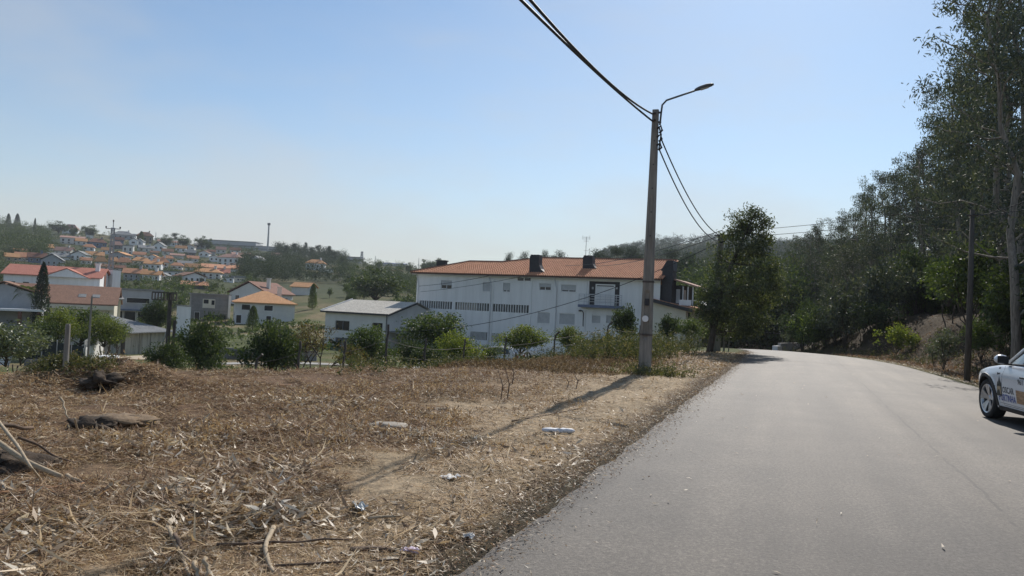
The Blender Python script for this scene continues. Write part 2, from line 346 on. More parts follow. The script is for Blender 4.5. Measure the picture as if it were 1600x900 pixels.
# ---- paths beyond the field
def strip(name, pts, wid, mat, lift=.03):
    pts = np.array([p[:2] for p in pts]); d = np.r_[0, np.cumsum(np.hypot(*np.diff(pts, axis=0).T))]
    q = np.linspace(0, d[-1], int(d[-1]/.8)+2); px_ = np.interp(q, d, pts[:,0]); py_ = np.interp(q, d, pts[:,1])
    tx, ty = np.gradient(px_), np.gradient(py_); L = np.hypot(tx, ty); nx, ny = -ty/L, tx/L
    u = np.linspace(-.5, .5, 5); GX = px_[:,None]+nx[:,None]*u*wid; GY = py_[:,None]+ny[:,None]*u*wid
    Vv = np.stack([GX, GY, ground(GX, GY)+lift], -1).reshape(-1, 3); n = len(q)
    i = np.arange(n-1)[:,None]*5; k = np.arange(4)[None,:]
    o = link(name, mesh_np(name, Vv, np.stack([i+k, i+5+k, i+5+k+1, i+k+1], -1).reshape(-1, 4), None, mat, True)); return tag(o, kind='structure')
m_conc = M('pale_concrete', (.26, .25, .23), (.40, .385, .355), 2.5, .9, bmp=.2)
strip('path', [at(330, 55), at(400, 57), at(470, 59), at(560, 60)], 2.2, m_conc)
strip('path', [at(640, 58), at(700, 62), at(760, 64), at(830, 66), at(900, 68), at(960, 69)], 3.0, m_conc)
strip('path', [at(190, 56), at(215, 58), at(240, 61), at(275, 64)], 3.0, M('sandy_track', (.36, .29, .2), (.5, .42, .3), 2, .95))
# ================================================================== MATERIALS FOR BUILT THINGS
m_white = M('white_render', (.72, .72, .71), (.83, .83, .82), .9, .85, streak=(1.6, 1.6, .16), lo=.30, hi=.60)
m_offw = M('off_white_render', (.60, .59, .55), (.70, .69, .65), .6, .85)
m_cream = M('cream_render', (.62, .57, .45), (.70, .66, .54), .6, .85)
m_greyw = M('grey_render', (.34, .35, .36), (.44, .45, .46), .5, .85)
m_dgrey = M('dark_grey_render', (.12, .125, .13), (.17, .175, .18), .8, .8)
m_black = M('black_tile_cladding', (.016, .017, .022), (.026, .027, .033), 6, .6)
m_glass = M('dark_window_glass', (.018, .02, .024), rough=.12)
m_shut = M('grey_roller_shutter', (.42, .43, .44), (.52, .53, .53), 2, .7)
m_fin = M('white_concrete_fin', (.62, .62, .60), (.72, .72, .70), 3, .8)
m_pipe = M('white_downpipe', (.55, .56, .57), (.62, .63, .64), 3, .6)
m_blue = M('blue_render', (.10, .14, .22), (.16, .20, .28), .6, .8)
m_tan = M('tan_render', (.38, .31, .21), (.47, .39, .27), .6, .85)
m_olive = M('olive_render', (.17, .15, .09), (.24, .21, .13), .4, .85)
def tilemat(name, a, b_, scale=1.2):
    m, t, b = _nodes(name); b.inputs['Roughness'].default_value = .85; b.inputs['Specular IOR Level'].default_value = .25
    f = noise(t, scale, 6, .7); f2 = noise(t, 7, 3, .7)
    c = ramp(t, f, [(.3, a), (.68, b_)]); c = mixc(t, 1, c, ramp(t, f2, [(.32, (.72, .72, .72)), (.68, (1.2, 1.2, 1.2))]), 'MULTIPLY')
    t.links.new(c, b.inputs['Base Color']); bump(t, b, f2, .5, .05); return m
m_terra = tilemat('terracotta_tiles', (.52, .24, .13), (.66, .34, .20))
m_orange = tilemat('orange_tiles', (.52, .26, .12), (.64, .35, .17))
m_red = tilemat('red_sheet_roof', (.44, .17, .12), (.52, .22, .16))
m_brown = tilemat('brown_tiles', (.22, .125, .085), (.30, .17, .115))
m_dbrown = tilemat('dark_brown_tiles', (.17, .085, .06), (.26, .13, .09))
m_pink = tilemat('faded_pink_tiles', (.36, .21, .165), (.46, .28, .22))
m_groof = tilemat('grey_roof_sheet', (.20, .205, .205), (.30, .305, .30))
m_fibro = tilemat('fibre_cement_sheet', (.46, .43, .37), (.58, .55, .48))
m_fascia = M('dark_fascia', (.035, .033, .035), (.05, .05, .05), 3, .7)
m_steel = M('galvanised_steel', (.30, .31, .32), (.42, .43, .44), 5, .5, .6)
m_rust = M('weathered_iron', (.06, .05, .045), (.10, .08, .07), 9, .8)
m_block = M('grey_blockwork', (.19, .185, .175), (.27, .26, .245), 1.2, .95)
m_wood = M('weathered_wood', (.10, .08, .06), (.20, .165, .13), 4, .9, streak=(12, 12, 1.2))
# ================================================================== BUILDINGS
def win(mb_parent, x0, x1, z0, z1, y=0, fm=None, pm=None, side=None):
    """window = frame with a pane child, on a wall facing -y (or the +x / -x side)"""
    f = MB(); b = .07; q = .05
    f.box(x0-b, x1+b, y-q, y+.02, z1, z1+b); f.box(x0-b, x1+b, y-q-.03, y+.02, z0-b, z0); f.box(x0-b, x0, y-q, y+.02, z0, z1); f.box(x1, x1+b, y-q, y+.02, z0, z1)
    p = MB().box(x0, x1, y-.02, y+.015, z0, z1)
    o = f.build('window', fm or m_white, mb_parent); pn = p.build('pane', pm or m_glass, o)
    return o
def roof_mb(kind, w, d, h, rh, ov=.45, th=.16):
    m = MB(); x0, x1, y0, y1 = -w/2-ov, w/2+ov, -ov, d+ov; z = h+.02; T = (0, 0, th)
    if kind == 'gx':
        ym = d/2; m.slab([(x0,y0,z),(x1,y0,z),(x1,ym,z+rh),(x0,ym,z+rh)], T); m.slab([(x1,y1,z),(x0,y1,z),(x0,ym+.004,z+rh),(x1,ym+.004,z+rh)], T)
    elif kind == 'gy':
        m.slab([(x0,y0,z),(0,y0,z+rh),(0,y1,z+rh),(x0,y1,z)], T); m.slab([(.004,y0,z+rh),(x1,y0,z),(x1,y1,z),(.004,y1,z+rh)], T)
    elif kind == 'hip':
        a = min(w, d)/2
        if w >= d: A, B = (x0+a, (y0+y1)/2, z+rh), (x1-a, (y0+y1)/2, z+rh)
        else: A, B = (0, y0+a, z+rh), (0, y1-a, z+rh)
        c = [(x0,y0,z),(x1,y0,z),(x1,y1,z),(x0,y1,z)]
        if w >= d:
            m.slab([c[0],c[1],B,A], T); m.slab([c[2],c[3],A,B], T); m.slab([c[1],c[2],B], T); m.slab([c[3],c[0],A], T)
        else:
            m.slab([c[0],c[1],A], T); m.slab([c[2],c[3],B], T); m.slab([c[1],c[2],B,A], T); m.slab([c[3],c[0],A,B], T)
    elif kind == 'mono':
        m.slab([(x0,y0,z),(x1,y0,z),(x1,y1,z+rh),(x0,y1,z+rh)], T)
    else:
        m.box(x0+ov*.6, x1-ov*.6, y0+ov*.6, y1-ov*.6, h+.01, h+.01+max(rh, .2))
    return m
def wall_mb(kind, w, d, h, rh, deep=2.5, ov=.45):
    m = MB().box(-w/2, w/2, 0, d, -deep, h); k = rh*(d/2)/(d/2+ov)
    if kind == 'gx':
        for sx in (-w/2, w/2): m.slab([(sx,0,h),(sx,d,h),(sx,d/2,h+k)], (-.2 if sx > 0 else .2, 0, 0))
    if kind == 'gy':
        k = rh*(w/2)/(w/2+ov)
        for sy, off in ((0, .2), (d, -.2)): m.slab([(-w/2,sy,h),(w/2,sy,h),(0,sy,h+k)], (0, off, 0))
    if kind == 'mono':
        m.box(-w/2, w/2, d-.2, d-.002, h, h+rh*.85)
        for sx in (-w/2, w/2): m.slab([(sx,0,h),(sx,d-.2,h),(sx,d-.2,h+rh*.85)], (-.2 if sx > 0 else .2, 0, 0))
    return m
def house(label, loc, w, d, h, kind, rh, wm, rm, yaw=0, wins=(), chim=None, cat='house', name='house', group=None, deep=3.0, side=True, door=None):
    rz = -math.atan2(loc[0], loc[1])+R(yaw)
    t = thing(name, label, cat, loc, rz, group)
    wall_mb(kind, w, d, h, rh, deep).build('wall', wm, t)
    ro = roof_mb(kind, w, d, h, rh).build('roof', rm, t)
    for (a, b_, z0, z1) in wins: win(t, a*w-w/2, b_*w-w/2, z0, z1, 0, m_offw if wm is not m_offw else m_white)
    if door: MB().box(door[0]*w-w/2, door[1]*w-w/2, -.04, .02, 0, door[2]).build('door', m_dgrey, t)
    if chim:
        cx, cy = chim[0]*w-w/2, chim[1]*d
        MB().box(cx-.35, cx+.35, cy-.3, cy+.3, h+.2, h+rh+.9).box(cx-.45, cx+.45, cy-.4, cy+.4, h+rh+.9, h+rh+1.05).build('chimney', wm, ro)
    return t
# ---------------------------------------------------------------- the long white building
A0 = np.array([-11.1, 88.0]); A1 = np.array([14.9, 75.9]); BL = float(np.hypot(*(A1-A0))); BU = (A1-A0)/BL
b_rz = math.atan2(BU[1], BU[0])
BZ = -4.6                                           # floor of the building's own frame
bld = thing('apartment_building', 'long white three storey building with terracotta tiled roof behind the fence', 'building', (A0[0], A0[1], BZ), b_rz)
BN = np.array([-BU[1], BU[0]])                      # into the building
def fac(px, py, off=0.0):                           # photo pixel -> (u, z) on the facade plane, building frame
    d = ray(px, py); o = A0-BN*off; M2 = np.array([[d[0], -BU[0]], [d[1], -BU[1]]]); k, u = np.linalg.solve(M2, o)
    return float(u), float(EYE[2]+d[2]*k-BZ)
EH = 5.02-BZ; BD = 12.4
def fbox(x0, x1, y0, y1):                           # rectangle on the facade from photo box
    xm, ym = (x0+x1)/2, (y0+y1)/2
    u0, u1 = fac(x0, ym)[0], fac(x1, ym)[0]; z1, z0 = fac(xm, y0)[1], fac(xm, y1)[1]; return [u0, u1, z0, z1]
def facade(mb, W, H, holes, dep=.22, z00=0):
    us = sorted({0, W, *[h[0] for h in holes], *[h[1] for h in holes]}); zs = sorted({z00, H, *[h[2] for h in holes], *[h[3] for h in holes]})
    for i in range(len(us)-1):
        for j in range(len(zs)-1):
            um, zm = (us[i]+us[i+1])/2, (zs[j]+zs[j+1])/2
            if any(h[0] < um < h[1] and h[2] < zm < h[3] for h in holes): continue
            mb.quad((us[i],0,zs[j]), (us[i+1],0,zs[j]), (us[i+1],0,zs[j+1]), (us[i],0,zs[j+1]))
    for a, b_, c_, d_ in holes:
        mb.quad((a,0,c_),(a,dep,c_),(a,dep,d_),(a,0,d_)); mb.quad((b_,dep,c_),(b_,0,c_),(b_,0,d_),(b_,dep,d_)); mb.quad((a,0,d_),(a,dep,d_),(b_,dep,d_),(b_,0,d_)); mb.quad((a,dep,c_),(a,0,c_),(b_,0,c_),(b_,dep,c_))
tops = [fbox(689,706,438,451), fbox(754.5,766,441,455), fbox(786,797,442,456), fbox(842.5,861,443,453.5), fbox(877,900,445,456)]
slots = [.40, 0, .16, .34, .16]
mids = [fbox(655.5,706,470.5,482), fbox(711,764,473.5,485.5), fbox(770,826,475.5,489.5)]
for q in mids: q[2], q[3] = mids[0][2], mids[0][3]
rights = [fbox(840,859,488,505), fbox(874,898,490,507), fbox(925,938,492,505), fbox(947,960,493,505)]
lows = [fbox(735,761,518.5,531), fbox(767,790,521,534), fbox(846,864,527,536), fbox(915,951,532,540)]
dr = fbox(920,968,437,477)
dr[3] = EH-.30
holes = tops+mids+rights+lows+[dr]
wmb = MB(); facade(wmb, BL, EH, holes, .25, -1.5)
wmb.quad((0,BD,-1.5),(0,0,-1.5),(0,0,EH),(0,BD,EH)).quad((BL,0,-1.5),(BL-3.3,BD,-1.5),(BL-3.3,BD,EH),(BL,0,EH)).quad((BL-3.3,BD,-1.5),(0,BD,-1.5),(0,BD,EH),(BL-3.3,BD,EH))
wmb.tri((BL,0,EH),(BL-3.3,BD,EH),(BL-1.65,BD/2,EH+2.1))
wmb.build('wall', m_white, bld)
for q, sl_ in zip(tops, slots):
    u0, u1, z0, z1 = q; f = MB(); f.box(u0,u1,.12,.2,z0,z1).box(u0-.06,u1+.06,-.05,.1,z0-.09,z0-.003)
    o = f.build('window', m_white, bld)
    MB().box(u0+.04,u1-.04,.06,.11,z0+sl_,z1-.03).build('shutter', m_shut, o)
    if sl_:
        g = MB(); um = (u0+u1)/2; g.box(u0+.08,um-.05,.09,.115,z0+.05,z0+sl_-.004); g.box(um+.05,u1-.08,.09,.115,z0+.05,z0+sl_-.004); g.build('pane', m_glass, o)
for k, q in enumerate(mids+lows):
    u0, u1, z0, z1 = q; o = MB().box(u0,u1,.2,.245,z0,z1).build('window', m_glass, bld)
    n = 14 if k < 3 else (13 if k < 5 else 9)
    for j in range(1, n):
        x = u0+(u1-u0)*j/n; MB().box(x-(.05 if k < 3 else .032),x+(.05 if k < 3 else .032),-.02,.19,z0+.003,z1-.003).build('fin', m_fin, o)
    if k == 1:
        MB().box(u0+.1, u0+(u1-u0)*.62, .185, .196, z0+.02, z1-.02).build('curtain', M('pale_curtain', (.38,.33,.27), (.55,.50,.43), 2, .9, streak=(9,1,.2)), o)
for q in rights:
    u0, u1, z0, z1 = q; o = MB().box(u0,u1,.1,.2,z0,z1).box(u0-.06,u1+.06,-.05,.09,z0-.09,z0-.003).build('window', m_white, bld)
    s = MB()
    for j in range(int((z1-z0)/.11)): s.box(u0+.03,u1-.03,.06,.098,z0+.02+j*.11,z0+.02+j*.11+.1)
    s.build('shutter', m_shut, o)
# balcony door recess
u0, u1, z0, z1 = dr; rec = MB().box(u0+.002,u1-.002,.22,.247,z0,z1).build('balcony_recess', m_black, bld)
q = fbox(931,958,446,478); MB().box(q[0]-.12,q[0],.12,.215,z0,q[3]).box(q[1],q[1]+.12,.12,.215,z0,q[3]).box(q[0]-.12,q[1]+.12,.12,.215,q[3]+.003,q[3]+.14).build('door_frame', m_white, rec)
s = MB()
for j in range(int((q[3]-z0)/.14)): s.box(q[0]+.004,q[1]-.004,.15,.21,z0+.01+j*.14,z0+.01+j*.14+.128)
s.build('shutter', m_white, rec)
for px in (925.5, 963): u, z = fac(px, 450); MB().box(u-.09,u+.09,.12,.215,z-.12,z+.12).build('wall_lamp', m_steel, rec)
bu0, bu1 = fac(907.5, 480)[0], fac(968.5, 480)[0]+.5
bal = MB().box(bu0,bu1,-.95,-.003,z0-.30,z0-.02).build('balcony', M('blue_painted_slab', (.11,.14,.22), (.15,.18,.26), 3, .7), bld)
rl = MB()
for zz in (.28, .56, .84): rl.box(bu0+.05,bu1-.05,-.93,-.89,z0+zz,z0+zz+.05)
rl.box(bu0+.04,bu1-.04,-.95,-.87,z0+1.02,z0+1.1)
for j in range(9): x = bu0+.06+(bu1-bu0-.15)*j/8; rl.box(x,x+.045,-.945,-.885,z0-.02,z0+1.02)
rl.build('railing', M('white_railing', (.55,.56,.57)), bal)
for px, wd, nm in ((767, .34, 'pilaster'), (828, .16, 'pilaster'), (867.5, .2, 'pilaster'), (913.5, .2, 'pilaster')):
    u = fac(px, 500)[0]; MB().box(u-wd/2,u+wd/2,-.07,-.004,-1.5,EH-.35).build(nm, m_white, bld)
for px in (766.5, 869, 653): u = fac(px, 470)[0]; MB().tube([(u-.25,-.12,EH-.2),(u+.05,-.16,EH-1.2),(u+.05,-.16,0)], .055, 6).build('downpipe', m_pipe, bld)
u, z = fac(912.5, 486); MB().tube([(u,-.02,z-1.6),(u,-.14,z-1.5),(u,-.16,z-.2),(u-.1,-.2,z),(u-.3,-.22,z)], .05, 6).box(u-.5,u-.25,-.3,-.14,z-.06,z+.1).build('lamp_bracket', m_rust, bld)
for px0, px1 in ((809, 818), (820, 829)):
    q = fbox(px0, px1, 434, 438.5); MB().box(q[0],q[1],-.03,-.003,q[2],q[3]).build('vent', m_glass, bld)
MB().box(-.5,BL+.1,-.62,-.55,EH-.06,EH+.1).build('gutter', M('brown_gutter', (.10,.055,.04)), bld)
MB().box(-.45,BL+.05,-.54,-.004,EH-.12,EH-.05).build('soffit', m_offw, bld)
# pantile roof: columns of half round tiles stepped down the slope, ridge line as in the photo
def pantiles(poly_u, poly_v, u0, u1, v0, vz, pitch=.26, course=.42, z0=0.0, flip=1):
    V = []; Q = []; nb = 5
    ucols = np.arange(u0, u1, pitch)
    for u in ucols:
        vm = float(np.interp(u+pitch/2, poly_u, poly_v))
        nv = max(1, int((vm-v0)/course))
        if vm-v0 < .1: continue
        for j in range(nv):
            va, vb = v0+(vm-v0)*j/nv, v0+(vm-v0)*(j+1)/nv+.02
            b0 = len(V)
            for v, lift in ((va, .055), (vb, .0)):
                for k in range(nb):
                    a = k/(nb-1); hz = .075*math.sin(math.pi*min(1, a*1.35)) if a < .74 else -.015
                    V.append((u+a*pitch, v, z0+(v-v0)*vz+hz+lift))
            Q += [(b0+k, b0+k+1, b0+nb+k+1, b0+nb+k) for k in range(nb-1)]
            b1 = len(V)
            V += [(x, y, z-.055) for x, y, z in V[b0:b0+nb]]; Q += [(b1+k, b1+k+1, b0+k+1, b0+k) for k in range(nb-1)]
    return V, Q
SL = 2.35/(BD/2+.6)                                 # slope of the front plane
uA, uB, uC = 4.6, 8.9, 13.0; vA, vC = 4.2, BD/2
pu = [-.6, uA, uB, uC, BL+.2]; pv = [-.6, vA, vA, vC, vC]
V, Q = pantiles(pu, pv, -.6, BL+.15, -.6, SL, z0=EH+.10)
rf = MB().add(V, Q); mroof = rf.build('roof', m_terra, bld)
un = MB()
zr_ = lambda v: EH+.06+(v+.6)*SL
un.quad((-.6,-.6,zr_(-.6)),(BL+.2,-.6,zr_(-.6)),(BL+.2,vA,zr_(vA)),(uA,vA,zr_(vA))); un.quad((uB,vA,zr_(vA)),(BL+.2,vA,zr_(vA)),(BL+.2,vC,zr_(vC)),(uC,vC,zr_(vC)))
un.quad((-.6,-.6,zr_(-.6)),(uA,vA,zr_(vA)),(uA,2*vA+.6,zr_(-.6)),(-.6,2*vA+.6,zr_(-.6))); un.quad((uA,vA,zr_(vA)),(uB,vA,zr_(vA)),(uB,2*vA+.6,zr_(-.6)),(uA,2*vA+.6,zr_(-.6)))
un.quad((uC,vC,zr_(vC)),(BL+.2,vC,zr_(vC)),(BL-3.0,BD+.6,zr_(-.6)),(uC-6,BD+.6,zr_(-.6))); un.tri((uB,vA,zr_(vA)),(uC,vC,zr_(vC)),(uC-6,BD+.6,zr_(-.6)))
un.build('roof_deck', m_dbrown, mroof)
rc = MB(); rz_ = lambda v: EH+.17+(v+.6)*SL
rc.tube([(-.6,-.6,rz_(-.6)),(uA,vA,rz_(vA)),(uB,vA,rz_(vA)),(uC,vC,rz_(vC)),(BL+.2,vC,rz_(vC))], .12, 6); rc.build('ridge_cap', m_brown, mroof)
def flare_chimney(u, v, w_, h_, nm='chimney', fl=1.0):
    m = MB(); zb = zr_(v)-.3; prof = [(w_*.5+fl*1.15, .1), (w_*.5+fl*.62, .42), (w_*.5+fl*.25, .85), (w_*.5+.06, 1.4), (w_*.5, 1.8), (w_*.5, h_)]
    V = []; Q = []
    for hw, z in [(a_, z_*h_/2.75 if z_ < h_ else h_) for a_, z_ in prof]:
        V += [(u-w_*.5,v-.45,zb+z),(u+hw,v-.45,zb+z),(u+hw,v+.5,zb+z),(u-w_*.5,v+.5,zb+z)]
    for i in range(len(prof)-1):
        for k in range(4): Q.append((i*4+k, i*4+(k+1)%4, i*4+4+(k+1)%4, i*4+4+k))
    n = (len(prof)-1)*4; Q.append((n, n+1, n+2, n+3)); m.add(V, Q); o = m.build(nm, m_black, mroof)
    for k in range(3): x = u-w_*.5+w_*(k+.5)/3; MB().box(x-w_*.11,x+w_*.11,v-.4,v+.45,zb+h_,zb+h_+.16).build('chimney_pot', m_black, o)
flare_chimney(14.55, .9, 1.1, 2.0); flare_chimney(20.0, 2.8, 1.05, 1.5)
MB().box(.9,2.0,2.7,3.4,EH+.3,EH+1.65).box(.8,2.1,2.6,3.5,EH+1.65,EH+1.78).build('chimney', m_black, mroof)
an = MB(); ax, ay, az_ = 18.4, BD/2, zr_(vC)
an.tube([(ax,ay,az_),(ax,ay,az_+2.6)], .03, 5)
for k, (zz, ln) in enumerate(((2.55,.45),(2.35,.5),(2.1,.3),(1.0,.25))): an.tube([(ax-ln,ay,az_+zz),(ax+ln,ay,az_+zz)], .018, 4)
for sx in (-.45, .4): an.tube([(ax+sx,ay,az_+2.3),(ax+sx,ay,az_+2.75)], .014, 4)
an.build('antenna', m_steel, bld)
# right end: dark chimney wall, upper balcony with its small roof, lower porch roof, cream wall
MB().box(BL+.004,BL+1.05,.5,2.3,6.0,EH+1.0).slab([(BL-.15,.45,EH+1.0),(BL+1.15,.45,EH+1.0),(BL+1.05,.45,EH+2.05),(BL+.45,.45,EH+2.05)], (0,1.9,0)).build('end_chimney', m_black, bld)
wg = MB().box(BL-1.9,BL+1.75,2.32,7.5,6.2,EH-.35).build('upper_wing', m_black, bld)
MB().box(BL+1.1,BL+1.5,2.28,2.318,EH-2.2,EH-.75).box(BL+1.76,BL+1.79,2.8,3.8,EH-2.4,EH-.8).build('wing_door', m_white, wg)
MB().box(BL-.55,BL+2.75,-.5,8.2,-1.5,6.75).slab([(BL-.55,-.5,6.75),(BL+2.75,-.5,6.75),(BL-.55,-.5,7.45)], (0,.2,0)).build('side_wing', m_cream, bld)
pr = MB().slab([(BL-.75,-.95,7.62),(BL+3.5,-.95,6.72),(BL+3.5,8.4,6.72),(BL-.75,8.4,7.62)], (0,0,.16)).build('porch_roof', m_terra, bld)
MB().slab([(BL-.75,-.97,7.42),(BL+3.5,-.97,6.52),(BL+3.5,-.97,6.86),(BL-.75,-.97,7.76)], (0,-.05,0)).build('fascia', m_black, pr)
MB().box(BL+1.9,BL+3.1,.2,.3,7.2,7.75).build('balcony_parapet', m_white, bld)
for j in range(3): x = BL+1.95+j*.5; MB().tube([(x,1.6,7.2),(x,1.6,EH-.5)], .07, 6).build('balcony_post', m_white, bld)
MB().slab([(BL+1.06,1.2,EH+.1),(BL+3.5,1.2,EH-.6),(BL+3.5,7.6,EH-.6),(BL+1.06,7.6,EH+.1)], (0,0,.16)).build('balcony_roof', m_pink, bld)
MB().slab([(BL+2.95,2,EH-1.9),(BL+4.8,2,EH-2.6),(BL+4.8,8,EH-2.6),(BL+2.95,8,EH-1.9)], (0,0,.1)).build('awning', m_offw, bld)
MB().box(BL+2.76,BL+2.8,.6,1.5,5.6,6.5).box(BL+.9,BL+1.6,-.53,-.503,5.0,5.9).build('window', m_glass, bld)
# ---------------------------------------------------------------- low annex with fibre cement roof
C0 = np.array([-13.0, 80.0])-BU*8.2
anx = thing('warehouse', 'low grey warehouse with pale fibre cement roof left of the white building', 'warehouse', (C0[0], C0[1], -4.2), b_rz)
AW, AD, AH, AR = 8.2, 10.4, 4.38, 1.32
aq = [[1.4,3.3,2.45,3.45],[6.3,7.6,2.45,3.45],[1.5,4.1,.75,1.6]]
m = MB(); facade(m, AW, AH, aq, .2, -1)
m.quad((0,AD,-1),(0,0,-1),(0,0,AH),(0,AD,AH)).quad((AW,0,-1),(AW,AD,-1),(AW,AD,AH),(AW,0,AH)).quad((AW,AD,-1),(0,AD,-1),(0,AD,AH),(AW,AD,AH))
for x in (0, AW): m.tri((x,0,AH),(x,AD,AH),(x,AD/2,AH+AR))
m.build('wall', m_offw, anx)
for q in aq[:2]:
    o = MB().box(q[0],q[1],.16,.195,q[2],q[3]).build('window', m_glass, anx); xm = (q[0]+q[1])/2; MB().box(xm-.04,xm+.04,.1,.158,q[2],q[3]).build('frame', m_dgrey, o)
MB().box(1.5,4.1,.16,.195,.75,1.6).build('shutter', m_dgrey, anx)
V = []; Q = []
for side in (0, 1):
    n = 84; 
    us = np.linspace(-.35, AW+.35, n); b0 = len(V)
    for j, f in enumerate((0, .5, .5, 1.0)):
        for k, u in enumerate(us):
            v = (-.4+f*(AD/2+.4)) if side == 0 else (AD+.4-f*(AD/2+.4)); z = AH+.12-.1+f*(AR+.1)+(.035 if k % 2 else 0)+(.03 if j == 1 else 0)
            V.append((u, v, z))
    Q += [(b0+j*n+k, b0+j*n+k+1, b0+(j+1)*n+k+1, b0+(j+1)*n+k) for j in range(3) for k in range(n-1)]
aro = MB().add(V, Q).build('roof', m_fibro, anx)
MB().slab([(-.38,-.42,AH-.02),(-.38,AD/2,AH+AR+.06),(-.38,AD/2,AH+AR+.26),(-.38,-.42,AH+.18)], (.06,0,0)).build('verge_trim', m_white, aro)
MB().box(-.35,AW+.35,-.5,-.42,AH-.1,AH+.08).slab([(AW+.37,-.42,AH-.14),(AW+.37,AD/2,AH+AR-.06),(AW+.37,AD/2,AH+AR+.1),(AW+.37,-.42,AH+.04)], (.05,0,0)).build('gutter', m_fascia, aro)
MB().tube([(AW-.05,-.1,AH-.1),(AW-.05,-.1,-.5)], .06, 6).build('downpipe', m_dgrey, anx)
lk = MB().slab([(AW+.02,.2,2.55),(AW+3.4,.2,2.3),(AW+3.4,4,2.3),(AW+.02,4,2.55)], (0,0,.12)).build('canopy', m_groof, anx)
sh = MB(); 
MB().box(AW+.25,AW+3.2,2.2,2.4,-1,2.28).build('shed_front', m_offw, anx)
for j in range(6): x = AW+.5+j*.42; MB().box(x,x+.16,2.165,2.198,1.35,2.05).build('vent', m_glass, anx)
MB().box(.4,4.6,-1.3,-.05,.25,.36).build('awning', m_offw, anx)
# ================================================================== UTILITY POLES AND CABLES
m_pole = M('weathered_concrete', (.17, .155, .135), (.30, .275, .24), 1.6, .95, bmp=.3, streak=(6, 6, .7))
m_cable = M('black_cable', (.008, .009, .012), rough=.6)
m_lampg = M('grey_lamp_housing', (.07, .075, .085), (.09, .095, .1), 4, .5)
pb = G(1007, 584); PX, PY, PZ = pb
ptop = P(1030, 172, PY)[2]; PH = ptop-PZ
pole = thing('street_lamp', 'tall grey concrete pole with a street lamp arm at the edge of the cleared field', 'street lamp', pb, -RD)
# local frame: x right of the road direction, y along the road
bw, tw, bd, td = .165, .082, .10, .065
def pole_shaft(bw, tw, bd, td, H, rec=True):
    m = MB(); zs = [-.4, .9, 1.0, 2.15, 2.25, 3.4, 3.5, H*.66, H*.68, H]; ins = [0,0,1,1,0,1,1,1,0,0]
    V = []; n = 12
    for z, i_ in zip(zs, ins):
        f = max(z, 0)/H; x = bw+(tw-bw)*f; y = bd+(td-bd)*f; q = .045*(1-f*.5)*(i_ if rec else 0); k = x*.52
        c_ = .02
        V += [(-x,-y+c_,z),(-x+c_,-y,z),(-k,-y,z),(-k+.02,-y+q,z),(k-.02,-y+q,z),(k,-y,z),(x-c_,-y,z),(x,-y+c_,z),(x,y-c_,z),(x-c_,y,z),(-x+c_,y,z),(-x,y-c_,z)]
    Q = [(r*n+k, r*n+(k+1)%n, (r+1)*n+(k+1)%n, (r+1)*n+k) for r in range(len(zs)-1) for k in range(n)]
    t0 = (len(zs)-1)*n; return m.add(V, Q, [(t0, t0+k, t0+k+1) for k in range(1, n-1)])
pole_shaft(bw, tw, bd, td, PH).build('shaft', m_pole, pole)
def pole_frame(px, py):
    d = ray(px, py); q = EYE+d*(PY-.12); z = q[2]-PZ; dx, dy = q[0]-PX, q[1]-PY
    return dx*U_T[0]+dy*U_T[1], z
_, zz = pole_frame(1012, 472); MB().box(-.05,.05,-bd-.0,-bd+.07,zz-.09,zz+.09).build('cable_hole', m_black, pole)
for py in (440, 523):
    _, zz = pole_frame(1012, py); f = zz/PH; x, y = bw+(tw-bw)*f+.006, bd+(td-bd)*f+.006
    MB().box(-x,x,-y,y,zz-.025,zz+.025).build('strap', m_rust, pole)
_, zz = pole_frame(1009, 498); MB().lathe([(0,-.012),(.085,-.012),(.085,.012),(0,.012)], 18, 'y', (-.02,-bd-.008,zz)).build('number_plate', M('white_enamel_disc', (.75,.75,.76), rough=.4), pole)
for k in range(5):
    zz = PH*(.52+.09*k); f = zz/PH; MB().lathe([(0,-.006),(.018,-.006),(.018,.006),(0,.006)], 8, 'y', (.01,-(bd+(td-bd)*f)-.003,zz)).build('bolt_hole', m_black, pole)
# lamp arm reaches out over the road
arm = [( .13,-.02,PH-.42),(.15,-.02,PH-.1),(.17,-.02,PH+.12),(.28,-.02,PH+.24),(.48,-.02,PH+.30),(1.02,-.02,PH+.46)]
ao = MB().tube(arm, .026, 8).box(.08,.16,-.05,.02,PH-.36,PH-.32).box(.07,.16,-.05,.02,PH-.1,PH-.06).build('lamp_arm', m_lampg, pole, True)
lu = MB(); V = []; ss = [(0,.035,.04),(.06,.06,.06),(.14,.085,.075),(.30,.105,.075),(.43,.09,.05),(.49,.05,.025)]
for x, hw, hh in ss:
    for k in range(10):
        a = 2*math.pi*k/10; V.append((1.0+x, -.02+hw*math.cos(a), PH+.46+.28*x+hh*math.sin(a)*(1 if math.sin(a) > 0 else .45)))
Q = [(i*10+k, i*10+(k+1)%10, i*10+10+(k+1)%10, i*10+10+k) for i in range(5) for k in range(10)]
lu.add(V, Q, [(0,k+1,k) for k in range(1,9)]+[(50,50+k,51+k) for k in range(1,9)]); luo = lu.build('luminaire', m_lampg, pole, True)
MB().slab([(1.16,-.08,PH+.468),(1.36,-.08,PH+.524),(1.36,.04,PH+.524),(1.16,.04,PH+.468)], (0,0,.012)).build('diffuser', M('lamp_diffuser', (.5,.5,.48), rough=.3), luo)
cl = MB()
for zz, ln in ((PH-.52,.12),(PH-.75,.11),(PH-.98,.1)):
    cl.tube([(.08,-.06,zz),(.17,-.09,zz+.06),(.2,-.03,zz-.05),(.12,.02,zz-.1)], .03, 6)
cl.tube([(.13,-.1,PH-.5),(.19,-.1,PH-.7),(.15,-.1,PH-1.05)], .022, 5); cl.build('cable_clamp', m_cable, pole)
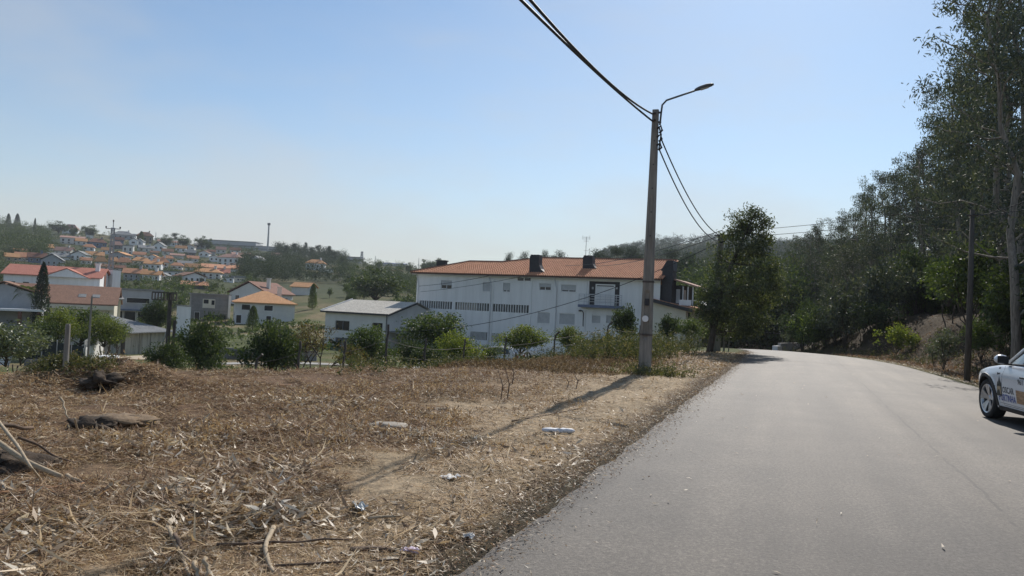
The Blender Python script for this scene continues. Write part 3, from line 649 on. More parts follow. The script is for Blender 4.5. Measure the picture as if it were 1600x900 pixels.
MB().tube([(-.06,-.1,PH-.13),(.02,-.11,PH-.1)], .028, 6).tube([(-.06,-.1,PH-.32),(.02,-.11,PH-.29)], .028, 6).build('bracket', m_rust, pole)
def pl(x, y, z):                                       # pole frame -> world
    c_, s__ = math.cos(-RD), math.sin(-RD); return np.array([PX+c_*x-s__*y, PY+s__*x+c_*y, PZ+z])
def cable(label, p, q, sag, rad, n=28, group='overhead cables along the road', wob_=0.0, name='overhead_cable'):
    p, q = np.asarray(p, float), np.asarray(q, float); f = np.linspace(0, 1, n)[:,None]
    pts = p*(1-f)+q*f; pts[:,2] -= 4*sag*(f*(1-f))[:,0]
    if wob_: pts[:,0] += wob_*np.sin(f[:,0]*9)
    o0 = pts[0].copy(); me = MB().tube(pts-o0, rad, 6).mesh(name, m_cable, True)
    return tag(link(name, me, None, o0), label, 'cable', group)
s0, t0_ = st(PX, PY)
e1 = xy(-18, -2.371); e2 = xy(-18, -3.159)
cable('upper of two thick black cables running from the lamp pole towards the viewer', pl(-.07,-.05,PH-.12), (*e1, 8.01), 2.04, .024, 48)
cable('lower of two thick black cables running from the lamp pole towards the viewer', pl(-.07,-.05,PH-.31), (*e2, 5.14), .73, .024, 48)
tp = P(1127, 377, 36.5); tpb = at(1121, 36.5)
cable('right hand cable dropping from the lamp pole to the leaning tree', pl(.16,-.02,PH-.75), tp+np.array([.05,0,.25]), .55, .02)
cable('left hand cable dropping from the lamp pole to the leaning tree', pl(.13,-.02,PH-1.05), tp+np.array([-.05,0,0]), .6, .02)
p2 = thing('utility_pole', 'short grey concrete pole hidden behind the leaning roadside tree', 'utility pole', tpb, -RD)
H2 = tp[2]-tpb[2]+.3
pole_shaft(.2, .11, .14, .09, H2, False).build('shaft', m_pole, p2)
rg = MB(); a = np.linspace(0, 2*math.pi, 17); rg.tube(np.stack([.05+.16*np.cos(a), -.12+0*a, H2-.16+.19*np.sin(a)], 1), .03, 5); rg.tube(np.stack([.07+.17*np.cos(a), -.16+0*a, H2-.18+.2*np.sin(a)], 1), .025, 5); rg.build('cable_coil', m_cable, p2)
MB().tube([(-.3,-.05,H2-.02),(.3,-.05,H2-.02)], .035, 5).build('crossarm', m_rust, p2)
MB().box(.32,.40,-.1,.0,-.2,1.35).box(.55,.6,-.05,.02,-.2,1.5).build('conduit', m_pole, p2)
svc = cable('thin service cable sagging from the leaning tree across the white building to the left', tp, P(470, 507, 44), 1.9, .016, 44)
cable('upper thin wire crossing the sky right of the leaning tree', P(1130, 362, 38), P(1640, 296, 31), .25, .012, 30)
cable('lower thin wire crossing the sky right of the leaning tree', P(1130, 371, 38), P(1640, 312, 31), .25, .012, 30)
cable('thin wire running from the leaning tree towards the hilltop behind the white roof', P(1128, 360, 38), P(860, 412, 95), .8, .02, 30)
cable('second thin wire running from the leaning tree behind the white roof', P(1128, 367, 38), P(900, 412, 95), .8, .02, 30)
cable('upper wire strung across the top floor of the white building', P(655, 447, 86.5), P(768, 430, 82), .15, .025, 12, 'wires strung on the white building')
cable('lower wire strung across the top floor of the white building', P(657, 456, 86.5), P(815, 432, 80.5), .15, .022, 12, 'wires strung on the white building')
cable('low wire crossing the end of the road before the dark trees', P(1136, 513, 52), P(1262, 522, 52), .12, .02, 14)
# telecom pole on the right verge
p3b = at(1514, 23.3); p3 = thing('utility_pole', 'thin dark wooden pole on the right verge in front of the eucalyptus wood', 'utility pole', p3b, -RD)
H3 = P(1527, 328, 23.3)[2]-p3b[2]
MB().tube([(0,0,-.3),(.01,0,H3*.5),(.0,0,H3)], [.095,.082,.062], 10).build('shaft', M('dark_creosoted_wood', (.06,.05,.042), (.115,.098,.08), 3, .9, streak=(9,9,.8)), p3, True)
MB().tube([(-.16,-.05,H3-.18),(.16,-.05,H3-.18)], .025, 5).build('bracket', m_rust, p3)
for k, (px, py) in enumerate(((1640, 318), (1640, 297))):
    cable(('lower','upper')[k]+' thin wire from the wooden pole to the right', p3b+np.array([0,0,H3-.15-.1*k]), P(px, py, 20), .08, .011, 12, 'wires on the wooden pole')
# ================================================================== CAR
m_paint, t, b = _nodes('white_car_paint'); b.inputs['Base Color'].default_value = (.70, .72, .74, 1); b.inputs['Roughness'].default_value = .25; b.inputs['Coat Weight'].default_value = .6; b.inputs['Coat Roughness'].default_value = .05
m_trim = M('black_plastic_trim', (.012, .012, .013), (.02, .02, .021), 30, .6)
m_tyre = M('tyre_rubber', (.014, .014, .015), (.024, .024, .024), 20, .85)
m_rim = M('silver_rim', (.50, .51, .53), rough=.3, metal=.85)
m_cglass = M('tinted_car_glass', (.02, .026, .028), rough=.04)
def car_y(x, z):
    x = np.asarray(x, float); z = np.asarray(z, float)
    pl_ = 1-.26*np.clip((x-1.25)/1.12, 0, 1)**2.4-.22*np.clip((-1.35-x)/1.1, 0, 1)**2.4
    pr = np.interp(z, [.15,.25,.4,.58,.72,.85,.97,1.08], [.90,.93,.97,.995,1.0,.985,.955,.92]); sh = .012*np.exp(-((z-.80)/.05)**2)
    fl_ = .022*(np.exp(-((np.hypot(x-1.45, z-.345)-.42)/.06)**2)+np.exp(-((np.hypot(x+1.45, z-.345)-.42)/.06)**2))
    return .955*pl_*pr+sh+fl_
def car_top(x): return np.interp(x, [-2.42,-2.3,-2.0,-1.2,0,.75,1.1,1.5,1.9,2.2,2.34,2.38], [.55,.90,1.10,1.09,1.01,.985,.965,.91,.83,.70,.55,.45])
def car_low(x):
    z = np.interp(x, [-2.42,-2.0,-1.0,1.0,2.0,2.38], [.42,.27,.24,.24,.24,.36])
    for ax_ in (1.45, -1.45):
        d = np.abs(x-ax_); a = np.where(d < .40, .345+np.sqrt(np.maximum(.16-d*d, 0)), 0); z = np.maximum(z, a)
    return z
wt = 15.75, 3.41                                        # front left wheel in road coordinates
HEAD = R(11.0)
wx, wy = xy(*wt); hx, hy = math.sin(HEAD), math.cos(HEAD)
# local +x = heading, +y = left; origin under the car centre
cx = wx-hx*1.45-(-hy)*.82; cy = wy-hy*1.45-hx*.82
car = thing('parked_car', 'white crossover car with company lettering parked on the right side of the road', 'car', (cx, cy, float(road_z(st(cx, cy)[0]))+.03), math.pi/2-HEAD)
xs = np.unique(np.concatenate([np.linspace(-2.42, 2.38, 90), *[np.array([a-.4, a+.4])+q for a in (1.45, -1.45) for q in (0, .0)], *[a+np.linspace(-.4, .4, 27) for a in (1.45, -1.45)]]))
def body_ring(x):
    z0, z1 = float(car_low(x)), float(car_top(x)); z1 = max(z1, z0+.05); pts = []
    for f in np.linspace(0, 1, 12):
        z = z0+(z1-.05-z0)*f; pts.append((x, float(car_y(x, z)), z))
    ye = pts[-1][1]
    pts += [(x, ye-.018, z1-.015), (x, ye-.06, z1+.004)]
    for f in (.75, .5, .25, 0): pts.append((x, (ye-.06)*f, z1+.004+.045*(1-f*f)*(1 if x > .7 else .2)))
    return pts
bm_ = MB()
for sgn in (1, -1):
    V = []; n = 18
    for x in xs: V += [(a, sgn*b_, c_) for a, b_, c_ in body_ring(x)]
    Q = [(i*n+k, i*n+k+1, (i+1)*n+k+1, (i+1)*n+k) for i in range(len(xs)-1) for k in range(n-1)]
    if sgn < 0: Q = [q[::-1] for q in Q]
    bm_.add(V, Q)
for xe in (xs[0], xs[-1]):
    r_ = body_ring(xe); L = [(a, b_, c_) for a, b_, c_ in r_]+[(a, -b_, c_) for a, b_, c_ in r_[::-1][1:]]
    bm_.add(L, None, [(0, k, k+1) for k in range(1, len(L)-1)])
bm_.build('body', m_paint, car, True)
# dark underbody and arches
MB().box(-2.2,2.2,-.72,.72,.2,.42).box(-1.02,1.02,-.86,.86,.2,.4).box(1.02,1.88,-.62,.62,.42,.8).box(-1.88,-1.02,-.62,.62,.42,.8).build('underbody', m_trim, car)
for sgn in (1, -1):
    for ax_ in (1.45, -1.45):
        a = np.linspace(-.05*math.pi, 1.05*math.pi, 25); m = MB(); V = []
        for k in a:
            for rr_, off in ((.398,-.10),(.398,.012),(.455,.010),(.465,-.01)):
                x, z = ax_+rr_*math.cos(k), max(.345+rr_*math.sin(k), .2); V.append((x, sgn*(float(car_y(x, min(z, 1.0)))+off), z))
        m.add(V, [(i*4+k, i*4+k+1, i*4+5+k, i*4+4+k) for i in range(24) for k in range(3)]); m.build('wheel_arch', m_trim, car)
        lin = MB(); V = []
        for k in a: V += [(ax_+.41*math.cos(k), sgn*.55, .345+.41*math.sin(k)), (ax_+.41*math.cos(k), sgn*.90, .345+.41*math.sin(k))]
        lin.add(V, [(2*i, 2*i+1, 2*i+3, 2*i+2) for i in range(24)]); lin.build('arch_liner', m_trim, car)
    V = []
    xq = np.linspace(-1.0, 1.0, 20)
    for x in xq:
        for z in (.20, .24, .275): V.append((x, sgn*(float(car_y(x, z))+.012), z))
    MB().add(V, [(i*3+k, i*3+k+1, i*3+4+k, i*3+3+k) for i in range(19) for k in range(2)]).build('sill_trim', m_trim, car)
wm_ = MB().lathe([(.235,-.10),(.30,-.115),(.335,-.105),(.347,-.07),(.347,.07),(.335,.105),(.30,.115),(.255,.10),(.25,.02)], 40, 'y').mesh('tyre', m_tyre, True)
rm_ = MB().lathe([(.262,.10),(.255,.108),(.235,.10),(.225,.06),(.222,-.08)], 40, 'y').lathe([(0,.075),(.045,.075),(.06,.06),(.06,.02)], 16, 'y')
for k in range(5):
    a = 2*math.pi*k/5+.3
    for da in (-.2, .2):
        ca, sa = math.cos(a), math.sin(a); ce, se = math.cos(a+da), math.sin(a+da); w_ = .026
        p0, p1 = np.array([.04*ca, .045*1, .04*sa]), np.array([.24*ce, .085, .24*se]); nrm = np.array([-se, 0, ce])*w_
        rm_.slab([p0-nrm*1.0, p0+nrm*1.0, p1+nrm*1.5, p1-nrm*1.5], (0,.018,0))
rmesh = rm_.mesh('rim', m_rim); disc = MB().lathe([(0,-.02),(.2,-.02),(.2,-.0),(0,-.0)], 24, 'y').mesh('brake_disc', M('dark_brake_disc', (.03,.03,.032), rough=.5, metal=.5))
for sgn in (1, -1):
    for ax_ in (1.45, -1.45):
        wo = link('wheel', wm_, car, (ax_, sgn*.83, .345), 0 if sgn > 0 else math.pi); link('rim', rmesh, wo); link('brake_disc', disc, wo)
# greenhouse
bel = [(.92,.80,1.0),(.70,.865,1.005),(0,.885,1.03),(-1.0,.875,1.085),(-1.9,.77,1.10)]; rofl = [(.22,.62,1.475),(.1,.635,1.51),(-.3,.65,1.575),(-1.1,.63,1.54),(-1.75,.56,1.34)]
for sgn in (1, -1):
    V = [(x, sgn*y, z) for x, y, z in bel+rofl]; Q = [(i, i+1, 5+i+1, 5+i) for i in range(4)]
    MB().add(V, Q).build('side_window', m_cglass, car, True)
    MB().tube([(1.0,sgn*.80,.985),(.60,sgn*.735,1.24),(.22,sgn*.635,1.485),(-.3,sgn*.66,1.585),(-1.1,sgn*.64,1.55),(-1.78,sgn*.575,1.34),(-2.1,sgn*.68,1.12)], [.03,.028,.032,.032,.032,.032,.03], 8).build('roof_rail', m_paint, car, True)
    MB().tube([(.95,sgn*.845,1.0),(0,sgn*.895,1.028),(-1.0,sgn*.885,1.083),(-1.9,sgn*.78,1.10)], .012, 5).build('window_trim', m_trim, car)
    mo = MB(); V = []
    for x, hw, hh in ((.78,.035,.03),(.755,.085,.075),(.70,.11,.092),(.63,.105,.085),(.61,.09,.07)):
        for k in range(12): a = 2*math.pi*k/12; V.append((x, sgn*(1.03+hw*math.cos(a)), 1.075+hh*math.sin(a)*(1 if math.sin(a) > 0 else .75)))
    mo.add(V, [(i*12+k, i*12+(k+1)%12, i*12+12+(k+1)%12, i*12+12+k) for i in range(4) for k in range(12)], [(0,k+1,k) for k in range(1,11)])
    mi = mo.build('mirror', m_paint, car, True)
    MB().box(.602,.612,sgn*1.03-.085,sgn*1.03+.085,1.02,1.14).box(.64,.74,min(sgn*.88,sgn*1.0),max(sgn*.88,sgn*1.0),.99,1.02).build('mirror_foot', m_trim, mi)
    hd = MB(); hd.box(-.02,.16,sgn*float(car_y(.05,.82))-.004,sgn*(float(car_y(.05,.82))+.014),.80,.825); hd.build('handle', m_trim, car)
MB().add([(1.0,y,.99+.04*(1-(y/.8)**2)) for y in np.linspace(-.8,.8,9)]+[(.22,y*.78,1.475+.05*(1-(y/.8)**2)) for y in np.linspace(-.8,.8,9)], [(k, k+1, 10+k, 9+k) for k in range(8)]).build('windscreen', m_cglass, car, True)
MB().add([(x, y*w_, z+.04*(1-y*y)) for x, w_, z in ((.22,.63,1.475),(.1,.645,1.51),(-.3,.66,1.575),(-1.1,.64,1.54),(-1.75,.57,1.34),(-2.25,.62,1.0)) for y in np.linspace(-1,1,9)], [(i*9+k, i*9+k+1, i*9+10+k, i*9+9+k) for i in range(5) for k in range(8)]).build('roof', m_trim, car, True)
m_gap = M('panel_gap', (.01,.01,.011), rough=.8)
gp = MB()
def side_strip(pts, w_=.006):
    for (xa, za), (xb, zb) in zip(pts[:-1], pts[1:]):
        n_ = 10
        for k in range(n_):
            q0, q1 = k/n_, (k+1)/n_; xa_, za_, xb_, zb_ = xa+(xb-xa)*q0, za+(zb-za)*q0, xa+(xb-xa)*q1, za+(zb-za)*q1
            L = math.hypot(xb_-xa_, zb_-za_)+1e-9; nx, nz = -(zb_-za_)/L*w_/2, (xb_-xa_)/L*w_/2
            gp.quad(*[(x, float(car_y(x, z))+.0035, z) for x, z in ((xa_-nx,za_-nz),(xb_-nx,zb_-nz),(xb_+nx,zb_+nz),(xa_+nx,za_+nz))])
side_strip([(.78,.98),(.82,.72),(.86,.5),(.80,.30)]); side_strip([(-.40,1.03),(-.40,.7),(-.36,.30)]); side_strip([(.80,.30),(-.36,.30)]); side_strip([(.95,.335),(.3,.325),(-.9,.335)], .005)
gp.build('door_gap', m_gap, car)
def decal(name, tris, mat, parent=car, off=.006):
    V = [(x, float(car_y(x, z))+off, z) for x, z in tris[0]]; o = MB().add(V, tris[1], tris[2]); return o.build(name, mat, parent)
def grid_decal(name, x0, x1, z0, z1, mat, n=6, off=.006):
    V = [(x0+(x1-x0)*i/n, z0+(z1-z0)*j/n) for i in range(n+1) for j in range(n+1)]; Q = [(i*(n+1)+j, i*(n+1)+j+1, (i+1)*(n+1)+j+1, (i+1)*(n+1)+j) for i in range(n) for j in range(n)]
    return decal(name, (V, Q, None), mat, off=off)
def lettering(txt, x, z, h, mat, name='lettering', stretch=1.0, bold=.012, off=.0045):
    fc = bpy.data.curves.new(name, 'FONT'); fc.body = txt; fc.size = h/.7; fc.offset = bold*h/.15*.35; fc.resolution_u = 2
    ob = bpy.data.objects.new('tmp', fc); me = bpy.data.meshes.new_from_object(ob); bpy.data.objects.remove(ob); bpy.data.curves.remove(fc)
    n = len(me.vertices); co = np.zeros(n*3); me.vertices.foreach_get('co', co); co = co.reshape(-1, 3)
    X = x-co[:,0]*stretch; Zz = z+co[:,1]; Yy = car_y(X, Zz)+off
    me.vertices.foreach_set('co', np.stack([X, Yy, Zz], 1).astype(np.float32).ravel()); me.materials.clear(); me.materials.append(mat); me.name = name; me.update()
    return link(name, me, car)
m_dk = M('dark_grey_print', (.035,.04,.05), rough=.5); m_bl = M('blue_print', (.02,.06,.32), rough=.5)
lettering('OSCAR', .80, .515, .105, m_dk, stretch=.84, bold=.005)
lettering('PORTINHA', .96, .375, .115, m_bl, stretch=.76, bold=.006)
lettering('961 28', .24, .70, .085, m_dk, stretch=1.1, bold=.004)
m_wp = M('wood_print', (.25,.13,.06), (.50,.31,.17), 3, .5, streak=(1.5,1,9))
grid_decal('printed_panel', .30, -.85, .385, .60, m_wp)
bt = [(.0,.0),(.0,.2),(.02,.25),(.06,.29),(.075,.33),(.08,.44),(.10,.44),(.105,.33),(.12,.29),(.16,.25),(.18,.2),(.18,0)]
Vb = [(1.0-x*.95, .45+z*.9) for x, z in bt]
decal('bottle_print', (Vb, None, [(0, k+1, k) for k in range(1, len(bt)-1)]), M('bottle_print_colour', (.03,.035,.03), rough=.5))
grid_decal('bottle_label', .985, .845, .48, .61, M('bottle_label_colour', (.36,.26,.16), (.45,.34,.22), 14, .6), 3, .0085)
decal('side_vent', ([(1.02,.845),(.90,.83),(.985,.80)], None, [(0,1,2)]), m_trim)
for z in (.905, .925): grid_decal('badge', 1.0, .93, z, z+.012, m_dk, 2)
# ================================================================== NEARER HOUSES ON THE LEFT
def hat(px, py): g = G(px, py, 30); return g
def pm(loc): return loc[1]/FPX                       # metres per photo pixel at that distance
def place(px, Y, z=None):
    g = at(px, Y)
    if z is not None: g[2] = z
    return g
# red-roofed white house
l = place(78, 138, -3.2)
hs = house('white house with long red roof and a brown chimney strip on its gable', l, 15.5, 9, 6.4, 'gx', 1.9, m_white, m_red, -14, [(.05,.12,3.6,5.2),(.20,.26,3.6,5.2),(.62,.7,3.6,5.0)], (.93,.35), group=None)
w2, d2 = 15.5, 9
MB().slab([(-1.2,-.9,6.42),(2.4,-.9,7.9),(6.0,-.9,6.42),(6.0,3,6.42),(2.4,3,7.9),(-1.2,3,6.42)][:3], (0,2.4,0)).build('front_gable', m_white, hs)
MB().slab([(-1.5,-1.0,6.3),(2.4,-1.0,7.95),(2.4,3.4,7.95),(-1.5,3.4,6.3)], (0,0,.15)).slab([(2.404,-1.0,7.95),(6.3,-1.0,6.3),(6.3,3.4,6.3),(2.404,3.4,7.95)], (0,0,.15)).build('gable_roof', m_red, hs)
MB().box(w2/2+.004,w2/2+.12,3.6,4.8,-2,7.6).build('brown_chimney_strip', m_dbrown, hs)
for y0, y1 in ((1.6, 2.5), (6.1, 7.0)):
    f = MB().box(w2/2+.003,w2/2+.06,y0-.08,y1+.08,3.7,5.1).build('window', m_white, hs); MB().box(w2/2+.061,w2/2+.08,y0,y1,3.8,5.0).build('pane', m_glass, f)
# brown-roofed house with carport
l = place(60, 108, -4.6)
hb = house('long low house with a wide dark brown roof and cream fascia', l, 19, 11, 3.6, 'gx', 2.6, m_cream, m_brown, -8, [(.62,.7,1.2,2.4),(.8,.88,1.2,2.4)])
MB().box(-9.4,9.5,-.75,-.48,2.95,3.55).build('fascia', m_cream, hb)
MB().slab([(4.6,1.6,4.62),(5.6,1.6,4.62),(5.6,2.5,5.04),(4.6,2.5,5.04)], (0,0,.12)).slab([(6.4,1.6,4.62),(7.4,1.6,4.62),(7.4,2.5,5.04),(6.4,2.5,5.04)], (0,0,.12)).build('skylight', m_groof, hb)
l = place(2, 92, -4.4)
hc = house('grey gabled carport with white flat canopy and a brown pillar', l, 8.2, 6, 4.6, 'gy', 1.5, m_greyw, m_brown, -6, [(.1,.3,.6,2.4)], cat='carport', name='carport')
MB().box(-5,4.6,-3.2,-.02,2.75,3.0).build('canopy', m_white, hc); MB().box(1.9,2.3,-2.9,-2.5,-1,2.74).box(3.9,4.2,-2.9,-2.6,-1,2.74).build('pillar', m_dbrown, hc)
# grey flat building with shop front
l = place(178, 128, -4.4)
hg = house('grey flat roofed building with a blue awning over its shop front', l, 14.6, 12, 5.8, 'flat', .3, m_greyw, m_groof, 3, [(.33,.5,3.7,4.5),(.62,.86,3.7,4.5)], cat='building', name='shop_building')
MB().box(-3.2,6.4,-1.0,-.02,2.35,2.6).build('awning', m_blue, hg)
for a, b_ in ((-3,-1.2),(-.9,1.2),(1.5,3.2),(3.6,6.2)): win(hg, a, b_, .2, 2.2, 0, m_offw)
l = place(152, 117, -4.4)
house('low cream lean-to with pale roof edge in front of the grey building', l, 6.2, 5, 4.2, 'mono', .7, m_cream, m_groof, 4, [(.35,.6,1.2,2.2)], cat='building', name='lean_to')
# unfinished blockwork house
l = place(328, 134, -3.4)
hu = house('unfinished grey blockwork house with an empty window opening', l, 6.4, 6, 4.6, 'flat', .25, m_block, m_block, 4, [(.10,.22,.2,1.5)], group=None)
for j in range(9): MB().box(-3.2,3.2,-.012,-.003,.28+.5*j,.30+.5*j).build('mortar_course', m_dgrey, hu)
o = MB().box(-1.35,.7,-.03,-.002,2.3,3.9).build('window_opening', m_cream, hu); MB().box(-1.2,-.4,-.045,-.031,3.1,3.8).box(.1,.6,-.045,-.031,2.9,3.7).build('opening', m_glass, o)
MB().box(-1.0,2.6,-.03,-.002,.2,1.1).build('opening', m_glass, hu)
MB().box(2.9,3.3,-.25,-.004,-1,4.7).build('pillar', m_offw, hu)
# gabled white house with red brown roof
l = place(386, 168, -2.2)
hw_ = house('white gabled house with reddish brown roof behind the orange hipped house', l, 9.2, 12, 4.1, 'gy', 2.6, m_offw, m_dbrown, -30, [(.16,.26,2.5,3.6),(.44,.48,2.4,3.6),(.54,.6,2.4,3.6),(.72,.8,2.4,3.5)], (.8,.3))
MB().box(-4.6,4.6,-1.1,-.02,1.3,1.5).box(-4.6,4.6,-1.1,-1.0,1.5,2.1).build('balcony', m_offw, hw_)
for y in (6.2, 8.0): f = MB().box(4.602,4.66,y,y+1.3,2.5,3.5).build('window', m_white, hw_); MB().box(4.661,4.68,y+.1,y+1.2,2.6,3.4).build('pane', m_glass, f)
# orange hipped house
l = place(414, 126, -3.4)
hh = house('white house with orange hipped tile roof and a small chimney', l, 9.4, 9.4, 3.6, 'hip', 2.0, m_offw, m_orange, 4, [(.1,.24,2.5,3.35),(.48,.62,2.5,3.35),(.02,.1,.3,1.6),(.52,.6,.3,1.6)], (.78,.7))
l = place(466, 196); house('small white house with orange gable roof beside the dark conifer', l, 4.8, 4.6, 2.0, 'gx', 1.2, m_offw, m_orange, -28)
# concrete shed
sc = [G(185, 560), G(243, 545)]
p0, p1 = place(190, 62, -4.15), place(243, 66, -4.15)
dv = p1[:2]-p0[:2]; L = float(np.hypot(*dv)); rz = math.atan2(dv[1], dv[0])
shd = thing('shed', 'long stained concrete shed with grey fibre cement roof beside the sandy track', 'shed', (p0[0], p0[1], -4.15), rz)
m_stain = M('stained_concrete', (.22, .20, .16), (.50, .47, .40), 1.2, .95, streak=(2.5, 2.5, .35), lo=.3, hi=.55)
MB().box(0,L+1.5,0,6,-1.2,2.15).slab([(L+1.5,0,2.15),(L+1.5,6,2.15),(L+1.5,6,3.1)], (-.2,0,0)).build('wall', m_stain, shd)
V = []; Q = []; n = 44; us = np.linspace(-.4, L+2.2, n)
for j, (v, z) in enumerate(((-.45, 2.14), (6.5, 3.25))):
    for k, u in enumerate(us): V.append((u, v, z+(.04 if k % 2 else 0)))
Q = [(k, k+1, n+k+1, n+k) for k in range(n-1)]; b0 = len(V); V += [(x, y, z-.08) for x, y, z in V]; Q += [(b0+n+k, b0+n+k+1, b0+k+1, b0+k) for k in range(n-1)]+[(b0+k, b0+k+1, k+1, k) for k in range(n-1)]
MB().add(V, Q).build('roof', m_groof, shd)
MB().box(.1,.5,-.06,-.004,-1,2.0).build('drain_stain_pipe' if 0 else 'downpipe', m_rust, shd)
for u in (2.2, 3.6): MB().box(u,u+.02,-.03,-.003,-1.2,2.1).build('joint', m_dgrey, shd)
# mesh fence on a block wall, metal gate, white van roof
a0, a1 = at(44, 46), at(136, 49); dv = a1[:2]-a0[:2]; L = float(np.hypot(*dv)); zf = min(a0[2], a1[2])
fe = thing('mesh_fence', 'dark green screen fence on a low block wall beyond the concrete post', 'fence', (a0[0], a0[1], zf), math.atan2(dv[1], dv[0]))
MB().box(0,L,0,.16,-.6,.42).build('block_wall', m_block, fe)
m_net = M('dark_shade_netting', (.018,.026,.028), (.035,.045,.045), 8, .85)
nv = 24; us = np.linspace(0, L, nv); hz_ = np.interp(us/L, [0,.06,.35,.75,1], [2.0,1.92,1.6,1.25,1.15])
V = [(u, .06+.03*math.sin(u*3), .43) for u in us]+[(u, .06+.05*math.sin(u*2.2), h) for u, h in zip(us, hz_)]
V += [(x, y+.02, z) for x, y, z in V]
Q = [(k, k+1, nv+k+1, nv+k) for k in range(nv-1)]+[(2*nv+k, 2*nv+k+1, 3*nv+k+1, 3*nv+k) for k in range(nv-1)]+[(nv+k, nv+k+1, 3*nv+k+1, 3*nv+k) for k in range(nv-1)]
MB().add(V, Q).build('netting', m_net, fe)
for k in range(5): u = L*k/4; MB().tube([(u,.0,.3),(u,.0,float(np.interp(u,us,hz_))+.12)], .035, 6).build('post', m_steel, fe)
a0, a1 = at(136, 49), at(174, 57); dv = a1[:2]-a0[:2]; L = float(np.hypot(*dv))
wl = thing('garden_wall', 'pale block wall running back from the dark screen fence to a sheet gate', 'wall', (a0[0], a0[1], a0[2]), math.atan2(dv[1], dv[0]))
MB().box(.02,L*.72,0,.18,-.8,1.05).build('block_wall', m_offw, wl); MB().slab([(.02,.06,1.06),(L*.72,.06,1.06),(L*.72,.06,2.1),(.02,.06,1.5)], (0,.03,0)).build('sheet', m_groof, wl)
gt = MB().box(L*.72+.05,L,.04,.1,-.6,2.5).build('gate', m_groof, wl); MB().box(L*.72+.02,L*.72+.12,-.04,.16,-.8,2.7).box(L-.05,L+.06,-.04,.16,-.8,2.7).build('gate_post', m_rust, gt)
gq = at(168, 44)
vn = thing('storage_box', 'small white boxy container with a grey front seen over the dirt mound', 'box', (gq[0], gq[1], gq[2]), R(5))
MB().box(-.46,.46,0,.9,-.1,.66).build('body', m_white, vn); MB().box(-.36,.36,-.02,-.003,.12,.56).build('front_panel', m_groof, vn); MB().slab([(-.5,-.05,.664),(.5,-.05,.664),(.47,.3,.80),(-.47,.3,.80)], (0,.65,0)).build('lid', m_white, vn)
gq = at(8, 36)
bc = thing('slatted_chair', 'white slatted garden chair leaning beside the light shrub on the left', 'chair', (gq[0], gq[1], gq[2]+.02), R(12))
for k in range(5): MB().slab([(-.34,-.12+.07*k,.52+.105*k),(.34,-.12+.07*k,.52+.105*k),(.34,-.07+.07*k,.60+.105*k),(-.34,-.07+.07*k,.60+.105*k)], (0,.03,.0)).build('slat', m_white, bc)
for sx in (-.3, .3): MB().tube([(sx,-.15,0),(sx,-.12,.5),(sx,.3,1.1)], .022, 5).build('leg', m_rust, bc)
# concrete post at the field edge, thin pole
gp_ = G(102, 579); ph = P(105, 506, gp_[1])[2]-gp_[2]
po = MB(); po.lathe([(.044,-.2),(.042,ph*.5),(.038,ph-.03),(.03,ph),(0,ph)], 6); tag(po.build('fence_post', m_pole, None, False, gp_, R(30)), 'single rough concrete post standing at the far edge of the cleared field', 'post')
gp_ = at(141, 46); ph = P(144, 463, 46)[2]-gp_[2]
tag(MB().tube([(0,0,-.2),(0,0,ph*.5),(.02,0,ph)], [.07,.06,.05], 8).build('utility_pole', m_pole, None, False, gp_), 'thin pale pole rising from the leafy hedge beside the screen fence', 'utility pole')
# twin pole with slatted panel
gp_ = at(264, 30); zt = P(268, 458, 30)[2]-gp_[2]
hp = thing('transformer_platform', 'dark twin pole structure carrying a slatted black panel above the bushes', 'pole', gp_, R(4))
MB().tube([(0,0,-.3),(0,0,zt)], [.10,.075], 8).build('pole', m_rust, hp); MB().tube([(.19,.1,-.3),(.19,.1,zt*.72)], [.08,.06], 8).build('pole', m_rust, hp)
pw = .5
MB().box(-.68,.28,-.09,-.06,zt-.30,zt-.26).box(-.68,.28,-.09,-.06,zt-.02,zt+.03).build('panel_frame', m_rust, hp)
for k in range(9): x = -.67+.93*k/8; MB().box(x-.022,x+.022,-.088,-.062,zt-.258,zt-.022).build('slat', m_rust, hp)
MB().tube([(-.5,.12,zt*.2),(-.05,.0,zt*.62)], .03, 5).build('brace', m_steel, hp); MB().box(-.62,-.42,.0,.2,.9,1.5).build('meter_box', m_groof, hp)
g = place(285, 88, -3.4); wlw = thing('rendered_wall', 'white sunlit wall of a small outbuilding right of the twin pole', 'wall', g, R(-25)); MB().box(-1.0,1.0,0,.25,-1,3.3).build('wall', m_white, wlw); MB().box(-1.1,1.1,-.08,.33,3.303,3.42).build('coping', m_groof, wlw)
g = place(352, 62); wlw = thing('garden_wall', 'low grey garden wall with a white end pier below the hipped house', 'wall', g, R(6)); MB().box(-1.0,7.5,0,.2,-1,.9).build('wall', m_block, wlw); MB().box(-2.2,-1.02,-.05,.25,-1,1.6).build('pier', m_white, wlw)
# ================================================================== LATTICE PYLON, MASTS, HALLS
def lattice(t, H, w0, w1, n, mat, r_=.06, z0=0):
    for sx, sy in ((1,1),(1,-1),(-1,1),(-1,-1)): MB().tube([(sx*w0,sy*w0,z0),(sx*w1,sy*w1,H)], r_*1.3, 4).build('leg', mat, t)
    m = MB()
    for k in range(n):
        za, zb = z0+(H-z0)*k/n, z0+(H-z0)*(k+1)/n; a = w0+(w1-w0)*k/n; b_ = w0+(w1-w0)*(k+1)/n
        for s1, s2, s3, s4 in ((1,1,-1,1),(1,-1,-1,-1),(1,1,1,-1),(-1,1,-1,-1)):
            m.tube([(s1*a,s2*a,za),(s3*b_,s4*b_,zb)], r_, 3, False).tube([(s3*a,s4*a,za),(s1*b_,s2*b_,zb)], r_, 3, False)
    m.build('bracing', mat, t)
g = at(168, 150); zt = P(169, 346, 150)[2]-g[2]
